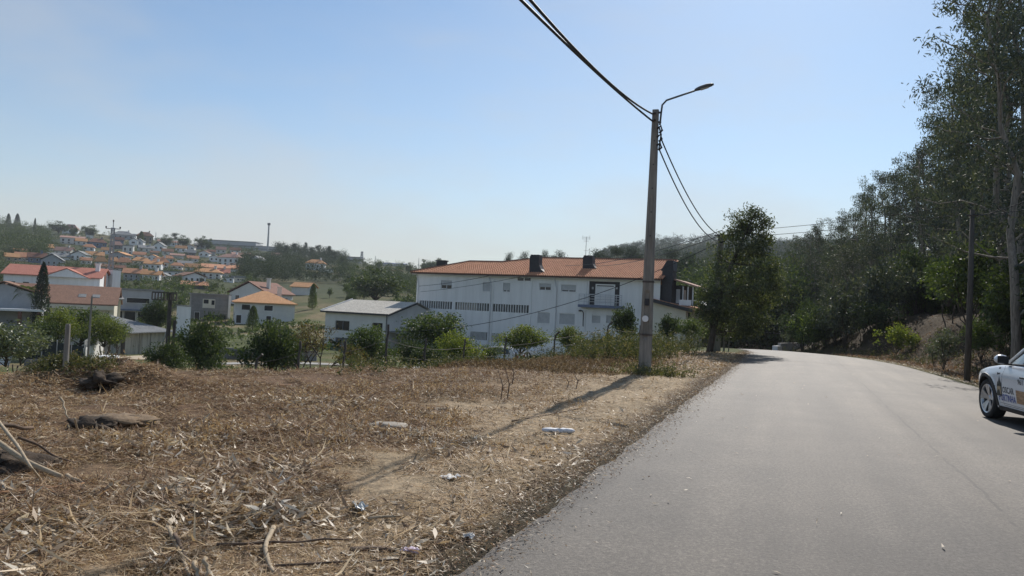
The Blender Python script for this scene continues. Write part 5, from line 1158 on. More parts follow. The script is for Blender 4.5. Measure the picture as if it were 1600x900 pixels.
tree_px(KB, 3.0, 428, 503, 25, 'citrus_tree', 'dark round citrus tree with visible trunk left of the brown bare tree', wk=.78)
tree_px(KB, 3.0, 455, 515, 29, 'citrus_tree', 'second dark tree touching the brown bare tree on its left', wk=.5)
tree_px(KC, 3.6, 583, 506, 38, 'fruit_tree', 'upright green fruit tree in front of the low grey warehouse', wk=.95)
tree_px(KC, 3.6, 690, 486, 46, 'fruit_tree', 'large green fruit tree before the left end of the white building', wk=1.35)
tree_px(KH, 3.4, 722, 512, 43, 'shrub', 'yellow green shrub at the right foot of the large fruit tree', 'shrub', 1.0)
tree_px(KB, 3.0, 645, 532, 40, 'shrub', 'dark low tree between the warehouse canopy and the large fruit tree', 'tree', 1.1)
tree_px(KB, 3.0, 672, 540, 38, 'shrub', 'dark low shrub under the large fruit tree', 'shrub', 1.2)
tree_px(KD, 2.6, 816, 508, 50, 'lemon_tree', 'round clipped yellow green tree left of the white van', wk=1.35)
tree_px(KD, 2.6, 891, 510, 50, 'lemon_tree', 'round clipped yellow green tree right of the white van', wk=1.0)
tree_px(KE, 3.4, 770, 535, 47, 'shrub', 'small leafy shrub left of the silver car by the fence', 'shrub', 1.3)
KM = broad(310, 3.6, 2.6, L_dark, .20, 2600, .12, 2, .5, 10, trunk_r=.06, fill=.4, droop=-.2)
tree_px(KM, 3.6, 978, 469, 43, 'magnolia_tree', 'dark big leaved magnolia in front of the balcony end of the white building', wk=.8)
tree_px(KM, 3.6, 1046, 486, 48, 'magnolia_tree', 'dark big leaved small tree right of the lamp pole', wk=.95)
tree_px(KE, 3.4, 1078, 493, 46, 'shrub', 'bright green bush right of the lamp pole near the building end', 'shrub', 1.5)
tree_px(KE, 3.4, 1105, 505, 52, 'shrub', 'green bush partly behind the leaning tree', 'shrub', 1.6)
tree_px(KE, 3.4, 945, 528, 44, 'shrub', 'rounded green shrub left of the magnolia', 'shrub', 1.2)
tree_px(KHh, 3.4, 95, 482, 52, 'broadleaf_tree', 'left one of the big leafy trees hanging over the screen fence', wk=1.0)
tree_px(KC, 3.6, 128, 478, 55, 'broadleaf_tree', 'middle one of the big leafy trees hanging over the screen fence', wk=1.35)
tree_px(KHh, 3.4, 165, 494, 52, 'broadleaf_tree', 'right yellow green tree spilling over the concrete shed wall', wk=1.15)
tree_px(KC, 3.6, 186, 503, 57, 'broadleaf_tree', 'grey green tree against the left end of the shed roof', wk=.85)
tree_px(KC, 3.6, 70, 500, 50, 'broadleaf_tree', 'dark tree at the left end of the leafy hedge', wk=.9)
tree_px(KP, 1.6, 14, 500, 34, 'shrub', 'pale grey green shrub beside the slatted chair', 'shrub', 1.5)
tree_px(KP, 1.6, 36, 512, 37, 'shrub', 'second pale shrub between the slatted chair and the screen fence', 'shrub', 1.2)
tree_px(KP, 1.6, 88, 532, 49.5, 'shrub', 'silvery shrub growing behind the screen fence', 'shrub', 1.0)
# brown bare tree
rg = np.random.default_rng(12); Yb = 28; gb = at(487, Yb); Hb = (EYE+ray(490, 486)*Yb)[2]-gb[2]
bt_ = thing('bare_tree', 'brown half bare tree with many thin branches left of the warehouse', 'tree', gb, 0); m = MB(); tips = []
def grow(p, d, L, r, lv):
    q = p+d*L; m.tube([p, (p+q)/2+rg.normal(size=3)*L*.05, q], [r, r*.8, r*.62], 5, False)
    if lv == 0: tips.append(q); tips.append((p+q)/2); return
    for k in range(3 if lv > 1 else 4): grow(q, unit(d+rg.normal(size=3)*.55+np.array([0,0,.12])), L*rg.uniform(.6, .85), r*.6, lv-1)
for k in range(3): grow(np.array([0.,0,-.1]), unit(np.array([math.cos(k*2.1)*.45, math.sin(k*2.1)*.45, 1])), Hb*.30, .065, 4)
m.build('trunk', m_bark, bt_, True); tips = np.array(tips); C = clumps(tips[rg.random(len(tips)) < .9], .14, 7, rg); link('crown', crown_mesh('crown', L_brown, C, .075, .04, rg, .3), bt_)
# palm, cypress and other trees among the left houses
g = at(40, 94); Hp = (EYE+ray(40, 440)*94)[2]-g[2]; pt = thing('palm_tree', 'palm tree with arching fronds left of the tall cypress', 'palm tree', g, 0); MB().tube([(0,0,-.5),(.1,0,Hp*.5),(0,0,Hp*.82)], [.28,.24,.26], 8).build('trunk', m_bark, pt, True)
rg = np.random.default_rng(8); V = []; Q = []
for k in range(46):
    a = rg.random()*6.28; el = rg.uniform(-.2, 1.2); Lf = rg.uniform(1.7, 2.4); n = 9
    f = np.linspace(0, 1, n); rad = Lf*f*math.cos(el*.8); zz = Hp*.82+Lf*(f*math.sin(el)-.75*f*f); base_ = np.stack([rad*math.cos(a), rad*math.sin(a), zz], 1); side = np.array([-math.sin(a), math.cos(a), 0])
    for i in range(1, n):
        for sg_ in (-1, 1):
            for r_ in (0, .5):
                p = base_[i]*(1-r_)+base_[i-1]*r_; tipp = p+side*sg_*.55*(1-abs(f[i]-.5))+(base_[i]-base_[i-1])*1.1+np.array([0,0,-.25]); w2_ = np.array([0,0,.05]); b0 = len(V); V += [p-w2_, p+w2_, tipp]; Q.append((b0, b0+1, b0+2))
link('crown', mesh_np('crown', V, None, Q, L_mid), pt)
CY = conifer(401, 9, 2.6, L_pine, 5200, .24, .55); CT = conifer(402, 6, 3.2, L_mid, 4200, .26, .45)
def con_px(kd, h0, px, yt, Y, name, lab, wk=1.0): return tree_px(kd, h0, px, yt, Y, name, lab, 'tree', wk)
con_px(CY, 9, 63, 410, 92, 'cypress_tree', 'tall dark cypress in front of the red roofed house', 1.0)
con_px(CT, 6, 487, 443, 150, 'conifer_tree', 'dark cone shaped conifer beside the small orange roofed house', .75)
con_px(CT, 6, 395, 478, 104, 'conifer_tree', 'small dark conifer in front of the orange hipped house', 1.05)
con_px(CY, 9, 45, 340, 560, 'cypress_tree', 'thin cypress standing alone on the left ridge', 1.6)
con_px(CY, 9, 3, 333, 560, 'cypress_tree', 'thin cypress at the left end of the ridge', 1.6)
con_px(CY, 9, 17, 333, 590, 'cypress_tree', 'broad dark cypress on the left ridge near the picture edge', 3.2)
con_px(CT, 6, 232, 412, 330, 'conifer_tree', 'clipped green cone tree above the terracotta house at hill foot', 1.6)
con_px(KB, 3.0, 244, 466, 70, 'small_tree', 'small round headed tree under the slatted panel of the twin pole', .7)
FA = broad(501, 9, 9, L_dark, .55, 2600, .12, 1, .6, 12, trunk_r=.25); FB = broad(502, 9, 8, L_mid, .5, 2400, .15, 1, .6, 10, trunk_r=.22); FP = pine(503, 14, 8); FQ = pine(504, 15, 7, 2200); FP2 = pine(505, 14, 8, 7000, .34); FQ2 = pine(506, 15, 7, 7000, .32)
far = [(585,418,165,FA,9,1.45,'big dark round tree left of the white building'),(650,455,120,FA,9,1.0,'dark tree behind the left corner of the white building'),(617,438,200,FA,9,1.1,'dark tree right of the big round one'),(540,440,190,FB,9,.8,'bright green tree in the meadow left of the big dark tree'),(513,448,185,FB,9,.7,'yellowish green tree beside the dark cone conifer'),(567,436,175,FB,9,.8,'light green tree touching the big dark tree'),(545,455,150,FA,9,.45,'small dark ball shaped tree in the meadow'),
 (83,345,560,FA,9,2.4,'large dark round tree on the ridge of the left hill'),(131,350,560,FA,9,1.7,'dark round tree on the ridge right of the ridge top house'),(107,352,590,FA,9,1.0,'tree behind the white ridge top house'),(253,366,600,FA,9,1.5,'left dark pine clump on the ridge by the olive block'),(267,364,600,FP,14,1.3,'middle dark pine on the ridge by the olive block'),(280,367,600,FA,9,1.6,'right dark tree of the ridge clump'),(308,368,610,FA,9,1.6,'dark round tree left of the ridge hall'),(318,372,610,FA,9,1.2,'dark tree at the corner of the ridge hall'),
 (213,361,590,CT,6,1.0,'small pointed tree on the ridge behind the olive block'),(441,383,480,FP,14,1.0,'left umbrella pine of the dark ridge wood'),(455,380,480,FP,14,1.1,'second umbrella pine of the dark ridge wood'),(471,379,500,FQ,15,.8,'lone pale umbrella pine standing above the ridge wood'),(483,386,480,FP,14,1.1,'pine right of the lone umbrella pine'),(492,383,480,FQ,15,1.2,'tall pine in the middle of the ridge wood'),(508,385,470,FQ,15,1.3,'tall dark pine at the right shoulder of the ridge wood'),(518,393,470,FP,14,1.2,'dark pine sloping down at the right of the ridge wood'),(530,402,460,FP,14,1.2,'low dark pine at the right end of the ridge wood'),
 (588,404,560,FB,9,1.0,'pale green tree at the left end of the blue roofed hall'),(634,409,520,FA,9,.9,'dark round tree at the right end of the blue roofed hall'),(664,405,420,FA,9,.9,'dark tree on the ridge behind the small left chimney'),(676,403,420,FA,9,.9,'dark tree touching the small left chimney'),
 (789,398,170,FP2,14,.55,'pine top above the ridge of the terracotta roof left of the big chimneys'),(815,397,175,FP2,14,.7,'dark pine top beside the left big chimney'),(846,394,180,FP2,14,.6,'pine top just right of the left big chimney'),(862,401,170,FQ2,15,.6,'low pine top between the two big chimneys'),(876,396,175,FP2,14,.8,'pine top between the two big chimneys'),(938,394,160,FP2,14,1.0,'pine right of the antenna behind the roof'),(960,388,165,FQ2,15,1.0,'tall pine behind the right part of the roof'),(985,390,170,FP2,14,1.1,'dark pine behind the roof near the lamp pole'),
 (1045,392,180,FQ2,15,1.1,'pine immediately right of the lamp pole'),(1070,398,150,FP2,14,1.0,'pine behind the end chimney of the white building'),(40,380,330,FA,9,1.8,'dark wood tree on the left hillside'),(15,385,310,FA,9,1.8,'dark wood tree at the left picture edge'),(30,365,420,FA,9,2.0,'dark tree of the upper left wood'),(5,362,420,FA,9,2.0,'dark tree of the upper left wood at the picture edge'),(55,385,330,FA,9,1.5,'dark tree at the right edge of the left wood'),(22,352,500,FB,9,1.8,'grey green tree under the left ridge'),(62,370,480,FA,9,1.6,'dark tree under the lone ridge cypress'),
 (378,428,330,FA,9,.9,'dark bush tree right of the terracotta long roof'),(247,437,205,FA,9,.6,'dark round tree at the hill foot right of the white porch house'),(275,428,205,FA,9,.8,'dark spreading tree in front of the greenhouse wall'),(210,438,190,FA,9,.7,'dark round tree in front of the terracotta house at hill foot')]
for px, yt, Y, kd, h0, wk, lab in far: tree_px(kd, h0, px, yt, Y, 'pine_tree' if kd in (FP, FQ, FP2, FQ2) else 'tree', lab, 'tree', wk)
# ---- far woods and scrub that read as masses
hx_ = np.array([(h[0], h[2]/2+1.5, G(h[0], h[1], 160)[1]) for h in hl])
def clear_of_houses(px, Y): return not np.any((np.abs(px-hx_[:,0]) < hx_[:,1]) & (Y < hx_[:,2]+6) & (Y > hx_[:,2]-42))
def wood(name, label, pts, Hs, mat, leaf, per, seed, wf=.55):
    rg = np.random.default_rng(seed); pts = np.array(pts); n = len(pts); Hs = np.asarray(Hs); lob = 5
    c = np.repeat(np.stack([pts[:,0], pts[:,1], pts[:,2]+Hs*.55], 1), lob, 0)+nrm(rg, (n*lob,3))*np.repeat(Hs, lob)[:,None]*np.array([wf*.38,wf*.38,.22])
    C = np.repeat(c, per, 0)+nrm(rg, (n*lob*per,3))*np.repeat(Hs, lob*per)[:,None]*np.array([.14,.14,.10])
    V, Q = kites(C, leaf*rg.uniform(.6,1.4,len(C)), leaf*.55, rg.normal(size=(len(C),3)), rg); o = link(name, mesh_np(name, V, Q, None, mat)); return tag(o, label, kind='stuff')
rg = np.random.default_rng(31)
def scatter(n, a0, a1, Y0, Y1, keep=None):
    out = []
    while len(out) < n:
        px = rg.uniform(a0, a1); Y = math.exp(rg.uniform(math.log(Y0), math.log(Y1)))
        if keep and not keep(px, Y): continue
        x = (px-800)/FPX*Y; out.append((x, Y, 0))
    o = np.array(out); o[:,2] = ground(o[:,0], o[:,1]); return o
hp_px = np.array([(h[0], h[1]) for h in hl], float)
p = scatter(900, 950, 1300, 120, 420, lambda px, Y: px > 1010 or Y > 250); wood('pine_wood', 'dense dark pine wood rising behind the white building and the road end', p, rg.uniform(7, 13, len(p))*np.interp(800+FPX*p[:,0]/p[:,1], [950, 1050], [.45, 1]), L_pine, .5, 42, 1)
p = scatter(420, 1080, 1290, 84, 140); wood('dark_thicket', 'dark shaded thicket at the end of the road', p, rg.uniform(5, 11, len(p)), L_dark, .42, 40, 2)
p = scatter(1500, 925, 1420, 420, 1250, lambda px, Y: Y > 420+(1000-px)*3); wood('hill_wood', 'distant wooded hill right of the lamp pole', p, rg.uniform(8, 14, len(p))*np.interp(800+FPX*p[:,0]/p[:,1], [925, 1000], [.4, 1]), L_pine, 1.15, 20, 3)
p = scatter(330, 372, 545, 255, 460, lambda px, Y: not (470 < px < 530 and 290 < Y < 400) and Y > 235+(px-372)*.25 and (px > 430 or Y < 400)); wood('ridge_wood', 'dark wood covering the slope left of the white building', p, rg.uniform(3.5, 7.5, len(p)), L_pine, .45, 36, 4)
p = scatter(120, 430, 535, 440, 540); wood('ridge_crest_wood', 'dark pines massed along the crest left of the white building', p, rg.uniform(6, 10, len(p)), L_pine, .6, 34, 14)
p = scatter(300, 530, 900, 210, 620, lambda px, Y: vnoise(np.array(px/14.), np.array(Y/30.), 3) > .42); wood('slope_wood', 'mixed trees on the slope behind the white building', p, rg.uniform(2.2, 5.5, len(p)), L_dark, .42, 32, 5)
p = scatter(75, 548, 665, 150, 330, lambda px, Y: vnoise(np.array(px/16.), np.array(Y/24.), 5) > .38); wood('meadow_bushes', 'mixed bushes and small trees on the meadow behind the low warehouse', p, rg.uniform(1.8, 4.5, len(p)), L_mid, .3, 50, 16)
p = scatter(150, 520, 665, 200, 430, lambda px, Y: not (500 < px < 560 and Y < 260)); wood('meadow_trees', 'dark trees scattered on the meadow slope left of the white building', p, rg.uniform(3, 6.5, len(p)), L_dark, .4, 40, 15)
p = scatter(1300, -60, 400, 190, 640, clear_of_houses); wood('hillside_scrub', 'hedges, gardens and scrub between the hillside houses', p, rg.uniform(1.3, 4.2, len(p)), L_dark, .36, 18, 6, .9)
p = scatter(520, -60, 420, 170, 560, clear_of_houses); wood('hillside_gardens', 'lighter green garden plants between the hillside houses', p, rg.uniform(1.0, 2.4, len(p)), L_mid, .32, 16, 7, 1.1)
p = scatter(200, -80, 70, 300, 560); wood('corner_wood', 'dark wood on the far left hillside', p, rg.uniform(5, 10, len(p)), L_dark, .55, 38, 8)
p = scatter(190, 120, 300, 150, 200); wood('orchard', 'leafy orchard rows behind the grey flat building', p, rg.uniform(1.6, 3.0, len(p)), L_mid, .4, 14, 9, .8)
p = scatter(260, -40, 640, 60, 130); wood('garden_greenery', 'garden plants among the lower houses', p, rg.uniform(.5, 1.7, len(p)), L_mid, .3, 12, 10, 1.0)
p = scatter(420, 250, 560, 26, 52); wood('meadow_weeds', 'green weeds and vines below the field edge', p, rg.uniform(.12, .4, len(p)), L_mid, .1, 12, 12, 1.2)
# weeds along the field edge and round the lamp pole
def weedbed(name, label, pts, h, mat, per, seed, leaf=.07, wid=.3):
    rg = np.random.default_rng(seed); pts = np.array(pts); n = len(pts); h = np.broadcast_to(h, n); ns = 5
    st0 = np.repeat(pts, ns, 0)+np.c_[rg.normal(size=(n*ns,2))*wid*.5, np.zeros(n*ns)]; st0[:,2] = ground(st0[:,0], st0[:,1]); hh = np.repeat(h, ns)*rg.uniform(.5, 1.1, n*ns); dr_ = rg.normal(size=(n*ns,3))*.28; dr_[:,2] = 1
    f = rg.random((n*ns, per)); C = (st0[:,None,:]+dr_[:,None,:]*(hh[:,None]*f)[...,None]).reshape(-1,3)+rg.normal(size=(n*ns*per,3))*.035
    ax = rg.normal(size=C.shape); ax[:,2] += .5; V, Q = kites(C, leaf*rg.uniform(.6,1.5,len(C)), leaf*.4, ax, rg)
    V2, Q2 = kites(st0+dr_*hh[:,None]*.5, hh*1.0, .007, dr_, rg); V = np.vstack([V, V2]); Q = np.vstack([Q, Q2+len(C)*4]); return tag(link(name, mesh_np(name, V, Q, None, mat)), label, kind='stuff')
pp = []
for _ in range(200):
    px, py = rg.uniform(-20, 170), rg.uniform(568, 581); g = G(px, py); 
    if 8 < g[1] < 30: pp.append(g)
weedbed('weeds', 'green weeds along the far left edge of the field', pp, rg.uniform(.05, .17, len(pp)), L_weed, 8, 1, .045)
pp = []
for _ in range(420):
    px = rg.uniform(905, 1150); Y = rg.uniform(23, 40); x = (px-800)/FPX*Y; s, t = st(x, Y)
    if float(road_l(s))-t > 2.1+1.6*(s < 24): pp.append((x, Y, 0))
weedbed('brambles', 'tangled green and dry brambles on the verge right of the lamp pole', pp, rg.uniform(.4, 1.15, len(pp)), L_weed, 16, 2, .10, .5)
pp = [(PX+rg.normal()*.55+.1, PY+rg.normal()*.5-.05, 0) for _ in range(60)]; weedbed('weeds', 'ivy and weeds round the foot of the lamp pole', pp, rg.uniform(.08, .42, 60), L_weed, 12, 3, .06)
pp = []
for _ in range(240):
    px = rg.uniform(520, 930); g = at(px, float(np.interp(px, [520,600,750,880,930], [18.6,19.5,23.5,27.5,30]))+rg.normal()*1.2); pp.append(g)
weedbed('weeds', 'weeds and vines along the wire fence at the far field edge', pp, rg.uniform(.15, .6, len(pp)), L_weed, 10, 4, .075)
pp = []
for _ in range(170):
    s = rg.uniform(17, 60); t = float(road_r(s))+abs(rg.normal())*1.4+1.0; x, y = xy(s, t); pp.append((x, y, 0))
weedbed('weeds', 'dry grass and weeds along the right verge', pp, rg.uniform(.12, .5, len(pp)), L_weed, 9, 5, .08)
# ================================================================== WIRE FENCE, PARKED VEHICLES BEYOND THE FIELD
fpx = [(404,19.6,553,1),(470,20,None,0),(540,20.5,None,0),(606,21.2,507,0),(666,22.4,None,0),(727,24,530,0),(791,26,527,0),(868,27.6,517,1),(950,31,502,1),(1000,35,None,0)]
g0 = at(606, 21.2); wf = thing('wire_fence', 'rusty wire fence with bent iron posts along the far edge of the field', 'fence', g0)
tops = []
for px, Y, yt, bent in fpx:
    g = at(px, Y)-g0; H = ((EYE+ray(px, yt)*Y)[2]-at(px, Y)[2]) if yt else 1.25
    H = min(max(H, .9), 1.9)
    pts = [g+[0,0,-.2], g+[0,0,H*.72], g+[.03,-.0,H*.86]]+([g+[.17,-.05,H]] if bent else [g+[.02,0,H]])
    MB().tube(pts, .034, 6).build('post', m_rust, wf); tops.append((g, H))
wr = MB()
for f in (.25, .5, .75):
    for (ga, ha), (gb_, hb) in zip(tops[:-1], tops[1:]):
        a, b = ga+[0,0,ha*f], gb_+[0,0,hb*f]; wr.tube([a, (a+b)/2-[0,0,.04], b], .006, 3, False)
wr.build('wire', m_rust, wf)
def vehicle(name, label, loc, rz, paint, van=False):
    t = thing(name, label, 'van' if van else 'car', loc, rz)
    L = 4.3; hw = .86
    prof = [(-2.1,.35),(2.1,.35),(2.15,.6),(2.05,.86),(1.25,1.0),(.55,1.5),(-.2,1.58),(-1.6,1.5),(-2.05,1.0),(-2.15,.7)] if not van else [(-2.1,.35),(2.1,.35),(2.15,.6),(2.08,.9),(1.5,1.08),(.95,1.72),(.4,1.83),(-2.0,1.82),(-2.12,1.2),(-2.12,.7)]
    m = MB(); V = []
    for y, sc in ((-hw,.0),(-hw+.06,1),(hw-.06,1),(hw,.0)):
        for x, z in prof: V.append((x*(.985 if not sc else 1), y*(1 if z < 1.05 else .86), z if sc or z < .5 else z-.03))
    n = len(prof); Q = [(i*n+k, i*n+(k+1)%n, (i+1)*n+(k+1)%n, (i+1)*n+k) for i in range(3) for k in range(n)]
    T = [(0,k+1,k) for k in range(1,n-1)]+[(3*n,3*n+k,3*n+k+1) for k in range(1,n-1)]
    m.add(V, Q, T).build('body', paint, t)
    for sx in (-1, 1):
        wv = [(.95,1.05),(.42,1.46),(-.25,1.5),(-1.35,1.42),(-1.6,1.05)] if not van else [(1.3,1.12),(.9,1.62),(.1,1.66),(.1,1.12)]
        MB().slab([(x, sx*(hw*(.95 if z < 1.1 else .87)+.012), z) for x, z in wv], (0, sx*.006, 0)).build('window', m_cglass, t)
        for x in (-1.3, 1.3): MB().lathe([(0,-.09),(.2,-.09),(.31,-.08),(.32,0),(.31,.09),(.2,.09),(0,.09)], 18, 'y', (x, sx*(hw-.07), .32)).build('wheel', m_tyre, t); MB().lathe([(0,-.01),(.19,-.01),(.19,.01),(0,.01)], 14, 'y', (x, sx*(hw+.03), .32)).build('wheel_cover', m_rim, t)
    r0 = [(-2.0,1.06),(-1.66,1.42)] if not van else [(-2.115,1.2),(-2.06,1.68)]
    MB().slab([(r0[0][0]-.02,-.66,r0[0][1]),(r0[0][0]-.02,.66,r0[0][1]),(r0[1][0]-.02,.6,r0[1][1]),(r0[1][0]-.02,-.6,r0[1][1])], (-.008,0,.004)).build('rear_window', m_cglass, t)
    f0 = [(1.24,1.04),(.6,1.47)] if not van else [(1.46,1.16),(1.0,1.68)]
    MB().slab([(f0[0][0]+.03,-.66,f0[0][1]),(f0[0][0]+.03,.66,f0[0][1]),(f0[1][0]+.03,.6,f0[1][1]),(f0[1][0]+.03,-.6,f0[1][1])], (.008,0,.004)).build('windscreen', m_cglass, t)
    for sy in (-.62, .62): MB().box(2.06,2.165,sy-.16,sy+.16,.68,.82).build('headlight', m_white, t); MB().box(-2.17,-2.08,sy-.1,sy+.1,.75,1.0).build('tail_light', M('red_tail_light', (.3,.02,.02), rough=.3), t)
    return t
m_silver = M('silver_paint', (.45,.47,.50), rough=.3, metal=.4)
vehicle('parked_car', 'silver hatchback parked below the white building behind the wire fence', at(778, 60)+[0,0,.03], b_rz+math.pi, m_silver)
vehicle('parked_van', 'small white van parked below the white building between the clipped trees', at(856, 62)+[0,0,.03], b_rz+math.pi, m_paint, True)
# low wall at the bend
wa = at(1222, 56); wb = at(1262, 60); dv = wb[:2]-wa[:2]; L = float(np.hypot(*dv)); lw = thing('low_wall', 'low concrete wall where the road bends out of sight', 'wall', (wa[0], wa[1], gz(wa[0], wa[1])), math.atan2(dv[1], dv[0]))
MB().box(0,L,0,.25,-1.5,.75).build('wall', m_conc, lw); MB().box(-.9,-.1,-.1,.3,-1,.55).build('pier', m_white, lw)
# ================================================================== THE CLEARED FIELD: mounds, branches, rubbish and litter
m_soil = M('dry_soil', (.13, .085, .05), (.27, .19, .115), 9, .95, bmp=.8)
def lump(name, label, cat, loc, rx, ry, rzh, seed, mat, under=.0, rz=0, n=34, rough_=.22, power=1.0):
    rg = np.random.default_rng(seed); V = []; m2 = n//2
    for i in range(m2+1):
        th = math.pi*i/m2
        for k in range(n):
            ph = 2*math.pi*k/n; d = np.array([math.sin(th)*math.cos(ph), math.sin(th)*math.sin(ph), math.cos(th)]); q = d*2.2+seed
            r_ = 1+rough_*((float(vnoise(np.array(q[0]+q[2]), np.array(q[1]-q[2]*.7)))-.5)*1.4+(float(vnoise(np.array(q[0]*3), np.array(q[1]*3+q[2]*2)))-.5)*.7)
            z = d[2]*rzh*r_; V.append((d[0]*rx*r_, d[1]*ry*r_, max(z, -under) if z < 0 else z))
    Q = [(i*n+k, (i+1)*n+k, (i+1)*n+(k+1)%n, i*n+(k+1)%n) for i in range(m2) for k in range(n)]
    o = link(name, mesh_np(name, V, Q, None, mat, True), None, loc, rz); return tag(o, label, cat)
g = G(140, 606); lump('root_clod', 'clod of roots coloured dark for the shaded overhang left of the large earth heap', 'clod', g+[.1,.1,.07], .24, .24, .11, 8, M('shade_toned_root_soil', (.035,.025,.017), (.085,.06,.04), 14, 1, bmp=.9), .12, rough_=1.1)  # shade of the overhang is put into the dark soil colour
g = G(185, 664); lump('earth_mound', 'low flat topped earth slab with a dark hollow beneath it in mid field', 'mound', g+[.0,.1,.06], .36, .22, .06, 5, m_soil, .03, rough_=.6)
g = G(130, 672); lump('root_clod', 'clod coloured dark for the shaded hollow left of the low earth slab', 'clod', g+[.05,.05,.03], .24, .16, .10, 9, bpy.data.materials['shade_toned_root_soil'], .08, rough_=.6)  # dark lump set where the hollow lies in shadow
g = G(606, 666); lump('stone', 'flat pale stone lying alone in the middle of the field', 'stone', g+[0,0,.045], .23, .14, .05, 11, M('pale_stone', (.26,.23,.19), (.40,.36,.30), 7, .9, bmp=.5), .05, R(12), 20, .35)
g = G(20, 735); lump('brush_heap', 'dark heap of cut brush under the leaning logs at the left edge', 'brush heap', g+[-.3,.1,0], .55, .35, .16, 13, bpy.data.materials['shade_toned_root_soil'], .1, rough_=.5)
m_stick = M('pale_dry_wood', (.30,.23,.15), (.48,.39,.27), 6, .9, streak=(2,2,14)); m_stickd = M('brown_branch', (.09,.06,.04), (.18,.12,.08), 7, .9); m_redbark = M('red_brown_bark', (.22,.11,.05), (.38,.22,.11), 5, .85)
def branch(label, pix, rad, mat, lift=.03, name='fallen_branch', taper=.6, group=None, flat=False):
    P3 = []
    for j, p in enumerate(pix):
        g = G(p[0], p[1], 1.0, 60); up = (p[2] if len(p) > 2 else lift)
        d = ray(p[0], p[1])                              # where the sight line passes the given height above the ground
        if up > .05: Y = g[1]; k = 0; Yn = Y*(1-up/(1.6-g[2]+1e-6)); g = np.array([d[0]*Yn, Yn, gz(d[0]*Yn, Yn)+up])
        else: g = g+[0,0,up]
        P3.append(g)
    P3 = np.array(P3)
    if len(P3) > 2:
        f = np.linspace(0, len(P3)-1, 4*len(P3)); P3 = np.stack([np.interp(f, np.arange(len(P3)), P3[:,i]) for i in range(3)], 1)
        for _ in range(2): P3[1:-1] = (P3[:-2]+2*P3[1:-1]+P3[2:])/4
    else: P3 = np.linspace(P3[0], P3[1], 6); P3[1:-1] += np.random.default_rng(int(pix[0][0]+pix[0][1])).normal(size=(4,3))*.008
    o0 = P3[0].copy(); me = MB().tube(P3-o0, np.linspace(rad, rad*taper, len(P3)), 7).mesh(name, mat, True)
    if flat:
        pass
    return tag(link(name, me, None, o0), label, 'branch', group)
branch('long pale straight log slanting down from the left edge', [(-45,666,.28),(40,714,.14),(96,746,.03)], .026, m_stick, name='fallen_log', taper=.8)
branch('short dark log pointing in from the left edge above the long pale one', [(-30,668,.3),(52,672,.22)], .026, m_stickd, name='fallen_log')
branch('thin curved branch crossing the long pale log', [(-5,659,.3),(28,690,.28),(48,725,.18),(64,750,.03)], .016, m_stick)
branch('thin dark branch curving right from the long pale log', [(28,688,.2),(60,700,.12),(85,713,.06),(116,724,.03)], .013, m_stickd)
branch('pale end piece right of the long pale log', [(105,744),(128,757)], .022, m_stick)
branch('brown flat bark strip along the lower left edge', [(-20,762),(60,760),(96,762)], .02, m_redbark, .02, 'bark_strip')
branch('upper of the two long orange brown bark strips at the left edge', [(-20,774),(55,767),(132,757)], .026, m_redbark, .02, 'bark_strip')
branch('lower of the two long orange brown bark strips at the left edge', [(-20,781),(55,775),(120,764)], .020, m_redbark, .02, 'bark_strip')
branch('thin upright dry stalk left of the low earth slab', [(94,627,.22),(108,653,.02)], .012, m_stick)
branch('curved dry stalk in front of the low earth slab', [(117,649,.2),(120,668,.1),(124,682,.02)], .012, m_stick)
branch('pale thin stick rising towards the low earth slab', [(55,697),(102,679)], .012, m_stick)
branch('pale reed stalk at the bottom left of the field, longest of the fan', [(262,836,.04),(280,868),(296,902)], .016, m_stick, .02, 'reed_stalk')
branch('brown reed stalk right of the longest pale one', [(272,850,.05),(292,880),(312,905)], .014, m_stickd, .02, 'reed_stalk')
branch('pale split reed at the bottom edge, left of the pair', [(304,874,.08),(310,905)], .014, m_stick, .02, 'reed_stalk')
branch('pale split reed at the bottom edge, right of the pair', [(322,868,.1),(320,905)], .014, m_stick, .02, 'reed_stalk')
branch('curved pale bark ribbon standing at the bottom of the field', [(427,830,.05),(413,858,.04),(420,880),(429,897)], .018, m_stick, .02, 'bark_strip')
branch('long thin straight stick across the lower field', [(338,855),(545,846)], .010, m_stickd)
branch('long thin stick along the bottom of the field', [(430,886),(645,880)], .008, m_stickd)
branch('pale peeled stick in the middle of the leaf litter', [(457,738),(490,725),(520,712)], .014, m_stick)
branch('second pale peeled stick left of the first', [(406,746),(440,740),(456,734)], .015, m_stick)
branch('thin pale stick beside the plastic scrap', [(575,812),(628,811)], .013, m_stick)
branch('dark bark slab low in the field', [(548,862),(585,858),(618,862)], .026, m_stickd, .01, 'bark_strip')
branch('dark stick lying across the middle of the field', [(437,641),(490,637),(536,632)], .022, m_stickd, .01)
branch('dark stick left of the flat stone nearer the viewer', [(498,693),(545,690),(596,686)], .02, m_stickd, .01)
branch('dark brown stick far out in the right of the field', [(800,655),(850,648),(905,640)], .012, m_stickd, .01)
